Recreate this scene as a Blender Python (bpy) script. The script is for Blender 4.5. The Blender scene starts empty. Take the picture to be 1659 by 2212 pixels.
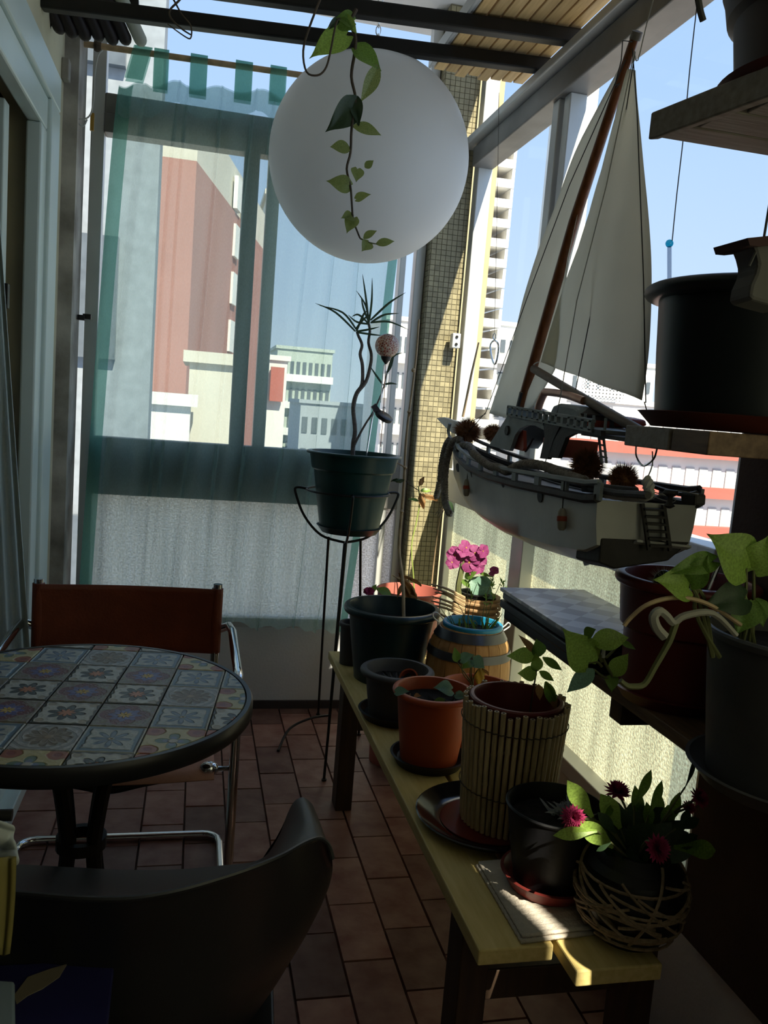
import bpy, bmesh, math, random
from mathutils import Vector, Matrix
random.seed(7)
S = bpy.context.scene
COL = S.collection
W_, H_ = 1659, 2212
FPX = 1800.0
# ---------------------------------------------------------------- camera
MX = Vector((0.97355517, 0.0492516, 0.22307983))
MY = Vector((-0.2146133, -0.13752442, 0.96696855))
MZ = Vector((0.07830367, -0.98927312, -0.12331756))
EYE = Vector((0, 0, 1.33))
cam = bpy.data.objects.new('camera', bpy.data.cameras.new('camera'))
COL.objects.link(cam)
cam.data.sensor_fit = 'VERTICAL'; cam.data.sensor_height = 24.0
cam.data.lens = FPX * 24.0 / H_
cam.data.clip_start = 0.02; cam.data.clip_end = 800
R = Matrix(((MX[0], -MX[1], -MX[2]), (MY[0], -MY[1], -MY[2]), (MZ[0], -MZ[1], -MZ[2])))
cam.matrix_world = Matrix.Translation(EYE) @ R.to_4x4()
S.camera = cam
def A(px, py, x=None, y=None, z=None):
    """point of the place seen at that pixel of the photograph, on the plane x=, y= or z="""
    c = Vector((px - W_ / 2, py - H_ / 2, FPX))
    d = Vector((MX.dot(c), MY.dot(c), MZ.dot(c)))
    t = (x - EYE.x) / d.x if x is not None else (y - EYE.y) / d.y if y is not None else (z - EYE.z) / d.z
    return EYE + d * t
def mpp(p):
    """metres per pixel at point p"""
    q = Vector(p) - EYE
    return (q.x * MX[2] + q.y * MY[2] + q.z * MZ[2]) / FPX
# ---------------------------------------------------------------- world, sun, exposure
S.view_settings.view_transform = 'Standard'
S.view_settings.look = 'None'
S.view_settings.gamma = 1.0
S.view_settings.exposure = 0.42
S.view_settings.use_curve_mapping = False
wd = bpy.data.worlds.new('sky'); S.world = wd; wd.use_nodes = True
wn = wd.node_tree; wn.nodes.clear()
wo = wn.nodes.new('ShaderNodeOutputWorld'); wb = wn.nodes.new('ShaderNodeBackground')
wt = wn.nodes.new('ShaderNodeTexCoord'); ws = wn.nodes.new('ShaderNodeSeparateXYZ'); wr = wn.nodes.new('ShaderNodeValToRGB')
wn.links.new(wt.outputs['Generated'], ws.inputs[0]); wn.links.new(ws.outputs['Z'], wr.inputs[0])
wn.links.new(wr.outputs[0], wb.inputs[0]); wn.links.new(wb.outputs[0], wo.inputs[0])
e = wr.color_ramp.elements
e[0].position = 0.0; e[0].color = (0.60, 0.68, 0.76, 1)
e[1].position = 1.0; e[1].color = (0.16, 0.30, 0.62, 1)
for p_, c_ in ((0.12, (0.45, 0.57, 0.74, 1)), (0.35, (0.34, 0.49, 0.73, 1)), (0.6, (0.28, 0.44, 0.72, 1))):
    q_ = e.new(p_); q_.color = c_
wb.inputs[1].default_value = 1.15
sun = bpy.data.objects.new('sun', bpy.data.lights.new('sun', 'SUN')); COL.objects.link(sun)
sun.data.energy = 8.5; sun.data.angle = 0.009; sun.data.color = (1.0, 0.90, 0.70)
SUN = Vector((0.165, -0.66, 0.72)).normalized()
sun.rotation_euler = SUN.to_track_quat('Z', 'Y').to_euler()
S.cycles.use_denoising = True
S.cycles.max_bounces = 10; S.cycles.diffuse_bounces = 5; S.cycles.transparent_max_bounces = 32
S.cycles.transmission_bounces = 8; S.cycles.glossy_bounces = 4
S.cycles.sample_clamp_indirect = 6.0; S.cycles.caustics_reflective = False; S.cycles.caustics_refractive = False

# ---------------------------------------------------------------- materials
MT = {}
def mat(name, col, rough=0.6, metal=0.0, var=0.12, scale=8.0, bump=0.0, bscale=60.0, col2=None, spec=0.4, wave=None, stretch=None, trans=None):
    if name in MT: return MT[name]
    m = bpy.data.materials.new(name); m.use_nodes = True; MT[name] = m
    n = m.node_tree.nodes; l = m.node_tree.links; b = n['Principled BSDF']
    b.inputs['Roughness'].default_value = rough; b.inputs['Metallic'].default_value = metal
    b.inputs['Specular IOR Level'].default_value = spec
    tc = n.new('ShaderNodeTexCoord'); mp = n.new('ShaderNodeMapping'); l.new(tc.outputs['Object'], mp.inputs[0])
    if stretch: mp.inputs['Scale'].default_value = stretch
    nz = n.new('ShaderNodeTexNoise'); nz.inputs['Scale'].default_value = scale; nz.inputs['Detail'].default_value = 6
    l.new(mp.outputs[0], nz.inputs['Vector'])
    rp = n.new('ShaderNodeValToRGB'); l.new(nz.outputs['Fac'], rp.inputs[0])
    c1 = tuple(max(0, c * (1 - var)) for c in col); c2 = col2 or tuple(min(1, c * (1 + var)) for c in col)
    rp.color_ramp.elements[0].position = 0.32; rp.color_ramp.elements[1].position = 0.68
    rp.color_ramp.elements[0].color = (*c1, 1); rp.color_ramp.elements[1].color = (*c2, 1)
    l.new(rp.outputs[0], b.inputs['Base Color'])
    if bump:
        bz = n.new('ShaderNodeTexNoise'); bz.inputs['Scale'].default_value = bscale; bz.inputs['Detail'].default_value = 4
        l.new(mp.outputs[0], bz.inputs['Vector'])
        bp = n.new('ShaderNodeBump'); bp.inputs['Strength'].default_value = bump; bp.inputs['Distance'].default_value = 0.004
        l.new(bz.outputs['Fac'], bp.inputs['Height']); l.new(bp.outputs[0], b.inputs['Normal'])
    if trans:
        tr = n.new('ShaderNodeBsdfTranslucent'); mx = n.new('ShaderNodeMixShader'); mx.inputs[0].default_value = trans
        l.new(rp.outputs[0], tr.inputs[0]); l.new(b.outputs[0], mx.inputs[1]); l.new(tr.outputs[0], mx.inputs[2])
        l.new(mx.outputs[0], n['Material Output'].inputs[0])
    return m
def tint_by_object(m, amt=0.5):
    """per-object brightness variation on a material"""
    n = m.node_tree.nodes; l = m.node_tree.links; b = n['Principled BSDF']
    src = b.inputs['Base Color'].links[0].from_socket
    oi = n.new('ShaderNodeObjectInfo'); mr = n.new('ShaderNodeMapRange')
    mr.inputs['To Min'].default_value = 1 - amt; mr.inputs['To Max'].default_value = 1 + amt * 0.6
    l.new(oi.outputs['Random'], mr.inputs[0])
    vm = n.new('ShaderNodeVectorMath'); vm.operation = 'SCALE'
    l.new(src, vm.inputs[0]); l.new(mr.outputs[0], vm.inputs['Scale']); l.new(vm.outputs[0], b.inputs['Base Color'])
    return m
def wood(name, c1, c2, stretch=(4, 40, 40), rough=0.55, bump=0.15):
    return mat(name, c1, rough, 0, 0.0, 3.0, bump, 5.0, col2=c2, stretch=stretch)
def glass_mat(name, tint=(0.93, 0.96, 0.97), gl=0.05):
    m = bpy.data.materials.new(name); m.use_nodes = True; n = m.node_tree.nodes; l = m.node_tree.links; n.clear()
    o = n.new('ShaderNodeOutputMaterial'); t = n.new('ShaderNodeBsdfTransparent'); t.inputs[0].default_value = (*tint, 1)
    g = n.new('ShaderNodeBsdfGlossy'); g.inputs['Roughness'].default_value = 0.02; mx = n.new('ShaderNodeMixShader')
    mx.inputs[0].default_value = gl
    l.new(t.outputs[0], mx.inputs[1]); l.new(g.outputs[0], mx.inputs[2]); l.new(mx.outputs[0], o.inputs[0])
    return m
def frosted_mat(name, col, cell, streak=0.35):
    """wired textured glass: light scatters through it, with a fine relief and a wire grid"""
    m = bpy.data.materials.new(name); m.use_nodes = True; n = m.node_tree.nodes; l = m.node_tree.links; n.clear()
    o = n.new('ShaderNodeOutputMaterial'); tr = n.new('ShaderNodeBsdfTranslucent'); g = n.new('ShaderNodeBsdfGlossy'); mx = n.new('ShaderNodeMixShader')
    tc = n.new('ShaderNodeTexCoord'); vo = n.new('ShaderNodeTexNoise'); vo.inputs['Scale'].default_value = 150; vo.inputs['Detail'].default_value = 3
    l.new(tc.outputs['Object'], vo.inputs['Vector'])
    rp = n.new('ShaderNodeValToRGB'); l.new(vo.outputs['Fac'], rp.inputs[0])
    rp.color_ramp.elements[0].position = 0.36; rp.color_ramp.elements[1].position = 0.72
    rp.color_ramp.elements[0].color = tuple(c * 0.55 for c in col) + (1,); rp.color_ramp.elements[1].color = tuple(min(1, c * 1.2) for c in col) + (1,)
    # broad uneven dirt
    nz = n.new('ShaderNodeTexNoise'); nz.inputs['Scale'].default_value = 3.0; mp = n.new('ShaderNodeMapping'); mp.inputs['Scale'].default_value = (5, 5, 0.5)
    l.new(tc.outputs['Object'], mp.inputs[0]); l.new(mp.outputs[0], nz.inputs['Vector'])
    mr = n.new('ShaderNodeMapRange'); mr.inputs['From Min'].default_value = 0.3; mr.inputs['From Max'].default_value = 0.7
    mr.inputs['To Min'].default_value = 1 - streak; mr.inputs['To Max'].default_value = 1.0; l.new(nz.outputs['Fac'], mr.inputs[0])
    br = n.new('ShaderNodeTexBrick'); br.offset = 0; br.inputs['Scale'].default_value = 1.0
    br.inputs['Brick Width'].default_value = cell; br.inputs['Row Height'].default_value = cell; br.inputs['Mortar Size'].default_value = 0.0006
    br.inputs['Color1'].default_value = (1, 1, 1, 1); br.inputs['Color2'].default_value = (1, 1, 1, 1); br.inputs['Mortar'].default_value = (0.82, 0.82, 0.8, 1)
    sx = n.new('ShaderNodeSeparateXYZ'); l.new(tc.outputs['Object'], sx.inputs[0])
    ad = n.new('ShaderNodeMath'); ad.operation = 'ADD'; l.new(sx.outputs[0], ad.inputs[0]); l.new(sx.outputs[1], ad.inputs[1])
    cb = n.new('ShaderNodeCombineXYZ'); l.new(ad.outputs[0], cb.inputs[0]); l.new(sx.outputs[2], cb.inputs[1]); l.new(cb.outputs[0], br.inputs['Vector'])
    m1 = n.new('ShaderNodeVectorMath'); m1.operation = 'MULTIPLY'; l.new(rp.outputs[0], m1.inputs[0]); l.new(br.outputs['Color'], m1.inputs[1])
    m2 = n.new('ShaderNodeVectorMath'); m2.operation = 'SCALE'; l.new(m1.outputs[0], m2.inputs[0]); l.new(mr.outputs[0], m2.inputs['Scale'])
    l.new(m2.outputs[0], tr.inputs[0])
    bp = n.new('ShaderNodeBump'); bp.inputs['Strength'].default_value = 0.9; bp.inputs['Distance'].default_value = 0.004
    l.new(vo.outputs['Fac'], bp.inputs['Height']); l.new(bp.outputs[0], g.inputs['Normal']); l.new(bp.outputs[0], tr.inputs['Normal'])
    g.inputs['Roughness'].default_value = 0.25; mx.inputs[0].default_value = 0.06
    l.new(tr.outputs[0], mx.inputs[1]); l.new(g.outputs[0], mx.inputs[2]); l.new(mx.outputs[0], o.inputs[0])
    return m
def cloth_mat(name, tcol, dcol, fac, weave=700):
    """sheer cloth: part of the light passes straight, the threads scatter the rest"""
    m = bpy.data.materials.new(name); m.use_nodes = True; n = m.node_tree.nodes; l = m.node_tree.links; n.clear()
    o = n.new('ShaderNodeOutputMaterial'); t = n.new('ShaderNodeBsdfTransparent'); t.inputs[0].default_value = (*tcol, 1)
    tr = n.new('ShaderNodeBsdfTranslucent'); tr.inputs[0].default_value = (*dcol, 1)
    d = n.new('ShaderNodeBsdfDiffuse'); d.inputs[0].default_value = (*dcol, 1)
    a = n.new('ShaderNodeMixShader'); a.inputs[0].default_value = 0.35; l.new(tr.outputs[0], a.inputs[1]); l.new(d.outputs[0], a.inputs[2])
    mx = n.new('ShaderNodeMixShader'); l.new(t.outputs[0], mx.inputs[1]); l.new(a.outputs[0], mx.inputs[2]); l.new(mx.outputs[0], o.inputs[0])
    tc = n.new('ShaderNodeTexCoord'); mp = n.new('ShaderNodeMapping'); mp.inputs['Scale'].default_value = (1, 0.05, 0.15); l.new(tc.outputs['Object'], mp.inputs[0])
    nz = n.new('ShaderNodeTexNoise'); nz.inputs['Scale'].default_value = weave; l.new(mp.outputs[0], nz.inputs['Vector'])
    mr = n.new('ShaderNodeMapRange'); mr.inputs['To Min'].default_value = fac - 0.12; mr.inputs['To Max'].default_value = fac + 0.12
    l.new(nz.outputs['Fac'], mr.inputs[0]); l.new(mr.outputs[0], mx.inputs[0])
    return m

alu = mat('aluminium', (0.60, 0.61, 0.61), 0.42, 0.3, 0.08, 5)
alu_dark = mat('weathered_aluminium', (0.22, 0.21, 0.20), 0.5, 0.4, 0.2, 6)
white_frame = mat('white_lacquer', (0.64, 0.75, 0.73), 0.35, 0, 0.05, 3, spec=0.5)
plaster = mat('plaster', (0.68, 0.68, 0.70), 0.85, 0, 0.08, 2.5, 0.25, 90)
plaster_cream = mat('cream_plaster', (0.62, 0.58, 0.42), 0.85, 0, 0.12, 3, 0.2, 60)
plaster_dirty = mat('stained_plaster', (0.34, 0.31, 0.27), 0.85, 0, 0.5, 6, 0.3, 60, col2=(0.5, 0.48, 0.44))
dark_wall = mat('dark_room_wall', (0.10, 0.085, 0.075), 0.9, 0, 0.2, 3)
brown_wall = mat('brown_corduroy', (0.07, 0.045, 0.035), 0.95, 0, 0.2, 5, 0.3, 120)
terracotta = tint_by_object(mat('terracotta_tile', (0.27, 0.105, 0.075), 0.5, 0, 0.3, 14, 0.25, 50, col2=(0.31, 0.17, 0.13)), 0.45)
grout = mat('dark_grout', (0.16, 0.10, 0.08), 0.9, 0, 0.2, 20)
mosaic = tint_by_object(mat('olive_mosaic_tile', (0.33, 0.29, 0.175), 0.35, 0, 0.15, 30), 0.25)
mosaic_grout = mat('mosaic_grout', (0.17, 0.15, 0.10), 0.9, 0, 0.2, 30)
black_iron = mat('black_iron', (0.012, 0.011, 0.010), 0.45, 0.2, 0.2, 20)
chrome = mat('chrome', (0.75, 0.76, 0.78), 0.12, 1.0, 0.02)
leather = mat('brown_leather', (0.17, 0.035, 0.012), 0.5, 0, 0.2, 12, 0.3, 140)
seat_fabric = mat('pinkish_seat_leather', (0.55, 0.28, 0.20), 0.6, 0, 0.12, 12, 0.2, 120)
black_plastic = mat('black_plastic', (0.016, 0.016, 0.018), 0.38, 0, 0.1, 20, 0.06, 300, spec=0.45)
green_plastic = mat('dark_green_plastic', (0.006, 0.038, 0.036), 0.35, 0, 0.1, 6, 0.05, 100)
bluegreen_plastic = mat('blackish_green_plastic', (0.010, 0.028, 0.032), 0.32, 0, 0.15, 6, 0.05, 100)
terra_plastic = mat('terracotta_plastic', (0.46, 0.085, 0.03), 0.4, 0, 0.1, 6, 0.05, 100)
brown_plastic = mat('brown_plastic', (0.15, 0.022, 0.018), 0.4, 0, 0.12, 6, 0.05, 100)
pink_plastic = mat('faded_pink_plastic', (0.42, 0.12, 0.09), 0.5, 0, 0.1, 6)
grey_plastic = mat('grey_plastic', (0.075, 0.075, 0.078), 0.55, 0, 0.15, 10, 0.08, 150)
black_pot = mat('near_black_plastic', (0.010, 0.010, 0.012), 0.45, 0, 0.2, 10, 0.1, 120)
soil = mat('potting_soil', (0.012, 0.009, 0.007), 0.95, 0, 0.5, 40, 0.9, 90)
bench_wood = wood('yellow_pine', (0.60, 0.46, 0.17), (0.72, 0.57, 0.25), (30, 3, 30))
bench_leg = wood('dark_stained_wood', (0.035, 0.022, 0.015), (0.06, 0.035, 0.02), (20, 20, 3))
shelf_wood = wood('worn_brown_board', (0.13, 0.075, 0.045), (0.24, 0.15, 0.09), (30, 3, 30))
grey_wood = wood('grey_weathered_wood', (0.20, 0.17, 0.155), (0.30, 0.27, 0.25), (3, 30, 30))
slat_wood = tint_by_object(wood('honey_slat_wood', (0.55, 0.36, 0.15), (0.70, 0.48, 0.22), (40, 3, 40)), 0.3)
barrel_wood = tint_by_object(wood('barrel_oak', (0.42, 0.20, 0.06), (0.55, 0.30, 0.11), (30, 30, 3)), 0.2)
mast_wood = wood('varnished_mast', (0.17, 0.055, 0.02), (0.28, 0.10, 0.04), (30, 30, 3), 0.35)
hull_paint = mat('hull_grey_paint', (0.62, 0.62, 0.62), 0.35, 0, 0.2, 7, 0.2, 30, col2=(0.68, 0.68, 0.66))
boat_dark = mat('boat_dark_wood', (0.045, 0.04, 0.04), 0.6, 0, 0.3, 15, 0.3, 60)
boat_grey = mat('boat_blue_grey_paint', (0.32, 0.36, 0.38), 0.6, 0, 0.2, 12, 0.2, 60)
boat_red = mat('boat_red_paint', (0.40, 0.07, 0.035), 0.5, 0, 0.2, 12)
copper = mat('copper_tube', (0.45, 0.22, 0.14), 0.35, 0.6, 0.2, 20)
rope_m = mat('grey_rope', (0.30, 0.27, 0.24), 0.95, 0, 0.3, 120, 0.8, 400)
sail_m = mat('sail_canvas', (0.84, 0.81, 0.71), 0.9, 0, 0.05, 4, 0.12, 400, trans=0.55)
string_m = mat('pale_string', (0.5, 0.5, 0.48), 0.8)
dark_string = mat('dark_string', (0.06, 0.06, 0.06), 0.8)
burr_m = mat('chestnut_burr', (0.26, 0.11, 0.045), 0.8, 0, 0.4, 40)
bamboo_m = tint_by_object(mat('bamboo_cane', (0.62, 0.48, 0.27), 0.45, 0, 0.2, 30, 0.15, 90, stretch=(8, 8, 1)), 0.2)
cane_m = mat('dry_cane', (0.42, 0.30, 0.17), 0.6, 0, 0.2, 30)
leaf_g = mat('green_leaf', (0.16, 0.28, 0.05), 0.38, 0, 0.3, 25, trans=0.4)
leaf_v = mat('variegated_leaf', (0.11, 0.19, 0.03), 0.35, 0, 0.2, 45, col2=(0.36, 0.40, 0.15), trans=0.35)
leaf_lime = mat('lime_leaf', (0.32, 0.48, 0.09), 0.36, 0, 0.25, 22, trans=0.45)
leaf_b = mat('bluish_leaf', (0.16, 0.30, 0.22), 0.45, 0, 0.25, 25, trans=0.3)
leaf_d = mat('dark_leaf', (0.03, 0.06, 0.025), 0.45, 0, 0.2, 25, trans=0.2)
leaf_dry = mat('dry_leaf', (0.36, 0.20, 0.08), 0.7, 0, 0.3, 25, trans=0.3)
leaf_y = mat('yellow_leaf', (0.55, 0.36, 0.07), 0.6, 0, 0.2, 25, trans=0.4)
stem_m = mat('plant_stem', (0.12, 0.13, 0.05), 0.6, 0, 0.2, 25)
stem_dark = mat('woody_stem', (0.075, 0.055, 0.035), 0.75, 0, 0.3, 30, 0.4, 90)
trunk_m = mat('grey_trunk', (0.14, 0.12, 0.105), 0.8, 0, 0.25, 30, 0.5, 90, stretch=(1, 1, 6))
petal_m = mat('magenta_petal', (0.30, 0.03, 0.16), 0.6, 0, 0.35, 30, col2=(0.46, 0.09, 0.28), trans=0.35)
daisy_m = mat('daisy_petal', (0.38, 0.035, 0.12), 0.6, 0, 0.3, 60, trans=0.25)
blue_plastic = mat('bright_blue_pot', (0.02, 0.28, 0.50), 0.4, 0, 0.05)
steel_band = mat('dark_steel_band', (0.10, 0.10, 0.11), 0.3, 0.7, 0.1)
wicker = mat('tan_wicker', (0.36, 0.22, 0.11), 0.7, 0, 0.3, 40, 0.6, 120)
twine = mat('jute_twine', (0.30, 0.22, 0.14), 0.9, 0, 0.3, 80, 0.6, 300)
white_cloth = mat('cream_ribbed_cloth', (0.55, 0.49, 0.42), 0.95, 0, 0.08, 20, 0.6, 200)
globe_m = mat('white_paper_globe', (0.86, 0.86, 0.86), 0.45, 0, 0.02, 3, trans=0.45)
teal_sheer = cloth_mat('teal_sheer', (0.80, 0.89, 0.88), (0.46, 0.62, 0.58), 0.42)
teal_dense = cloth_mat('teal_sheer_doubled', (0.50, 0.74, 0.68), (0.22, 0.46, 0.39), 0.55)
white_sheer = cloth_mat('grey_white_drape', (0.8, 0.85, 0.85), (0.66, 0.72, 0.72), 0.88)
clear = glass_mat('clear_glass'); 
frost_end = frosted_mat('wired_glass_end', (0.95, 0.92, 0.85), 0.022)
frost_right = frosted_mat('wired_glass_right', (1.0, 0.87, 0.50), 0.022, 0.4)

# ---------------------------------------------------------------- mesh helpers
def tag(o, label=None, cat=None, group=None, kind=None):
    if label: o['label'] = label
    if cat: o['category'] = cat
    if group: o['group'] = group
    if kind: o['kind'] = kind
    return o
def thing(name, label, cat, loc=(0, 0, 0), group=None):
    o = bpy.data.objects.new(name, None); COL.objects.link(o); o.empty_display_size = 0.05
    o.location = Vector(loc)
    return tag(o, label, cat, group)
def adopt(o, parent):
    if parent is not None:
        o.parent = parent
        w = Matrix.Identity(4); p = parent
        # parents are placed by location only, or by matrix_basis
        m = p.matrix_basis.copy(); q = p.parent
        if q is not None: m = WM(q) @ q_inv(p) @ m
        o.matrix_parent_inverse = m.inverted()
    return o
def q_inv(o): return o.matrix_parent_inverse
def WM(o): return (WM(o.parent) @ o.matrix_parent_inverse @ o.matrix_basis) if o.parent else o.matrix_basis.copy()
class MB:
    def __init__(s): s.v = []; s.f = []
    def add(s, vs, fs):
        k = len(s.v); s.v += [tuple(v) for v in vs]; s.f += [tuple(i + k for i in f) for f in fs]; return s
    def box(s, a, b):
        x0, y0, z0 = (min(a[i], b[i]) for i in range(3)); x1, y1, z1 = (max(a[i], b[i]) for i in range(3))
        return s.add([(x0, y0, z0), (x1, y0, z0), (x1, y1, z0), (x0, y1, z0), (x0, y0, z1), (x1, y0, z1), (x1, y1, z1), (x0, y1, z1)],
                     [(0, 3, 2, 1), (4, 5, 6, 7), (0, 1, 5, 4), (1, 2, 6, 5), (2, 3, 7, 6), (3, 0, 4, 7)])
    def bar(s, p, q, w, h=None, up=(0, 0, 1)):
        """box-section bar from p to q"""
        p = Vector(p); q = Vector(q); h = h or w; d = (q - p).normalized(); u = Vector(up)
        if abs(d.dot(u)) > 0.95: u = Vector((0, 1, 0))
        r = d.cross(u).normalized() * w / 2; u = r.cross(d).normalized() * h / 2
        vs = [p - r - u, p + r - u, p + r + u, p - r + u, q - r - u, q + r - u, q + r + u, q - r + u]
        return s.add(vs, [(0, 1, 2, 3), (7, 6, 5, 4), (0, 4, 5, 1), (1, 5, 6, 2), (2, 6, 7, 3), (3, 7, 4, 0)])
    def tube(s, pts, r, n=8, cap=True):
        pts = [Vector(p) for p in pts]; rs = r if isinstance(r, (list, tuple)) else [r] * len(pts)
        k = len(s.v); up = Vector((0.13, 0.21, 0.97)).normalized(); rings = []
        for i, p in enumerate(pts):
            d = (pts[min(i + 1, len(pts) - 1)] - pts[max(i - 1, 0)])
            d = d.normalized() if d.length > 1e-9 else Vector((0, 0, 1))
            a = up - d * up.dot(d)
            if a.length < 0.1: a = Vector((1, 0, 0)) - d * d.x
            a.normalize(); b = d.cross(a); up = a
            for j in range(n):
                t = 2 * math.pi * j / n
                s.v.append(tuple(p + (a * math.cos(t) + b * math.sin(t)) * rs[i]))
        for i in range(len(pts) - 1):
            for j in range(n):
                a0 = k + i * n + j; a1 = k + i * n + (j + 1) % n
                s.f.append((a0, a1, a1 + n, a0 + n))
        if cap:
            s.f.append(tuple(k + j for j in range(n))[::-1]); s.f.append(tuple(k + (len(pts) - 1) * n + j for j in range(n)))
        return s
    def lathe(s, prof, c=(0, 0, 0), n=40, axis=None, close=False):
        """prof: list of (r, h); spun about the z axis through c"""
        k = len(s.v); c = Vector(c)
        q = Vector(axis).to_track_quat('Z', 'Y').to_matrix() if axis is not None else Matrix.Identity(3)
        for r, h in prof:
            for j in range(n):
                t = 2 * math.pi * j / n
                s.v.append(tuple(c + q @ Vector((r * math.cos(t), r * math.sin(t), h))))
        m = len(prof)
        for i in range(m if close else m - 1):
            i2 = (i + 1) % m
            for j in range(n):
                j2 = (j + 1) % n
                s.f.append((k + i * n + j, k + i * n + j2, k + i2 * n + j2, k + i2 * n + j))
        if not close:
            s.f.append(tuple(k + j for j in range(n))[::-1]); s.f.append(tuple(k + (m - 1) * n + j for j in range(n)))
        return s
    def prism(s, poly, off):
        """poly: 3-D outline, extruded by off"""
        n = len(poly); off = Vector(off); P = [Vector(p) for p in poly]
        return s.add(P + [p + off for p in P], [tuple(range(n))[::-1], tuple(range(n, 2 * n))] + [(i, (i + 1) % n, (i + 1) % n + n, i + n) for i in range(n)])
    def ball(s, c, r, n=16, m=10, sq=(1, 1, 1)):
        k = len(s.v); c = Vector(c)
        for i in range(1, m):
            ph = math.pi * i / m
            for j in range(n):
                t = 2 * math.pi * j / n
                s.v.append((c.x + r * sq[0] * math.sin(ph) * math.cos(t), c.y + r * sq[1] * math.sin(ph) * math.sin(t), c.z + r * sq[2] * math.cos(ph)))
        top = len(s.v); s.v.append((c.x, c.y, c.z + r * sq[2])); s.v.append((c.x, c.y, c.z - r * sq[2]))
        for i in range(m - 2):
            for j in range(n):
                a = k + i * n + j; b = k + i * n + (j + 1) % n
                s.f.append((a, a + n, b + n, b))
        for j in range(n):
            s.f.append((top, k + j, k + (j + 1) % n)); s.f.append((top + 1, k + (m - 2) * n + (j + 1) % n, k + (m - 2) * n + j))
        return s
    def grid(s, rows, th=0.0):
        """rows of points -> sheet"""
        k = len(s.v); n = len(rows[0])
        for r in rows: s.v += [tuple(p) for p in r]
        for i in range(len(rows) - 1):
            for j in range(n - 1):
                a = k + i * n + j; s.f.append((a, a + 1, a + n + 1, a + n))
        return s
    def build(s, name, m, parent=None, smooth=False, bevel=0, solid=0, sub=0, angle=40):
        me = bpy.data.meshes.new(name); me.from_pydata(s.v, [], s.f)
        bm = bmesh.new(); bm.from_mesh(me); bmesh.ops.recalc_face_normals(bm, faces=bm.faces); bm.to_mesh(me); bm.free()
        me.materials.append(m)
        o = bpy.data.objects.new(name, me); COL.objects.link(o)
        if smooth:
            me.polygons.foreach_set('use_smooth', [True] * len(me.polygons))
            me.set_sharp_from_angle(angle=math.radians(angle))
        if solid:
            d = o.modifiers.new('s', 'SOLIDIFY'); d.thickness = solid; d.offset = 0
        if bevel:
            d = o.modifiers.new('b', 'BEVEL'); d.width = bevel; d.segments = 2; d.limit_method = 'ANGLE'
        if sub:
            d = o.modifiers.new('u', 'SUBSURF'); d.levels = sub; d.render_levels = sub
        return adopt(o, parent)
def curve(pts, n=6):
    """smooth polyline through pts"""
    P = [Vector(p) for p in pts]; out = []
    for i in range(len(P) - 1):
        p0 = P[max(i - 1, 0)]; p1 = P[i]; p2 = P[i + 1]; p3 = P[min(i + 2, len(P) - 1)]
        for j in range(n):
            t = j / n
            out.append(0.5 * ((2 * p1) + (p2 - p0) * t + (2 * p0 - 5 * p1 + 4 * p2 - p3) * t * t + (3 * p1 - p0 - 3 * p2 + p3) * t ** 3))
    out.append(P[-1]); return out
def lerp(a, b, t): return a + (b - a) * t
def rads(r0, r1, n): return [r0 + (r1 - r0) * i / (n - 1) for i in range(n)]
# leaf meshes, one unit long along +Y, normal +Z
LEAF = {}
def leaf_mesh(kind, m):
    key = (kind, m.name)
    if key in LEAF: return LEAF[key]
    prof = {'heart': (0.20, 0.37, 0.42, 0.40, 0.33, 0.22, 0.09, 0.0), 'oval': (0.04, 0.18, 0.26, 0.29, 0.27, 0.2, 0.1, 0.0),
            'strap': (0.02, 0.035, 0.04, 0.04, 0.035, 0.03, 0.018, 0.0), 'spoon': (0.04, 0.06, 0.10, 0.15, 0.18, 0.17, 0.11, 0.0),
            'petal': (0.06, 0.2, 0.34, 0.44, 0.48, 0.45, 0.3, 0.05), 'dry': (0.03, 0.12, 0.2, 0.18, 0.22, 0.14, 0.1, 0.0)}[kind]
    rows = []; n0 = len(prof); n = 13 if kind not in ('petal', 'strap') else n0
    for i in range(n):
        t = i / (n - 1); k_ = t * (n0 - 1); a_ = min(int(k_), n0 - 2); f_ = k_ - a_; p0 = prof[max(a_ - 1, 0)]; p1 = prof[a_]; p2 = prof[a_ + 1]; p3 = prof[min(a_ + 2, n0 - 1)]
        w = max(0.0, 0.5 * (2 * p1 + (p2 - p0) * f_ + (2 * p0 - 5 * p1 + 4 * p2 - p3) * f_ ** 2 + (3 * p1 - p0 - 3 * p2 + p3) * f_ ** 3)); row = []
        for u in (-1, -0.8, -0.5, -0.2, 0, 0.2, 0.5, 0.8, 1):
            y = t; z = 0.16 * abs(u) * w - 0.28 * t * t
            if kind == 'heart':
                y = t - 0.13 * (1 - t) ** 3 * (1 - (abs(u) - 0.62) ** 2 * 2.6) * min(1, abs(u) * 3)
                z = 0.22 * abs(u) * w - 0.30 * t * t + 0.02 * math.sin(7 * t + 4 * u)
            if kind == 'dry': z += 0.12 * math.sin(5 * t + 3 * u)
            if kind == 'petal': z += 0.05 * math.sin(9 * u + 4 * t) * t
            if kind == 'strap': z = 0.3 * abs(u) * w - 0.18 * t * t
            row.append((u * w, y, z))
        rows.append(row)
    b = MB().grid(rows); me = bpy.data.meshes.new('leaf'); me.from_pydata(b.v, [], b.f); me.materials.append(m)
    me.polygons.foreach_set('use_smooth', [True] * len(me.polygons)); LEAF[key] = me; return me
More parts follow.
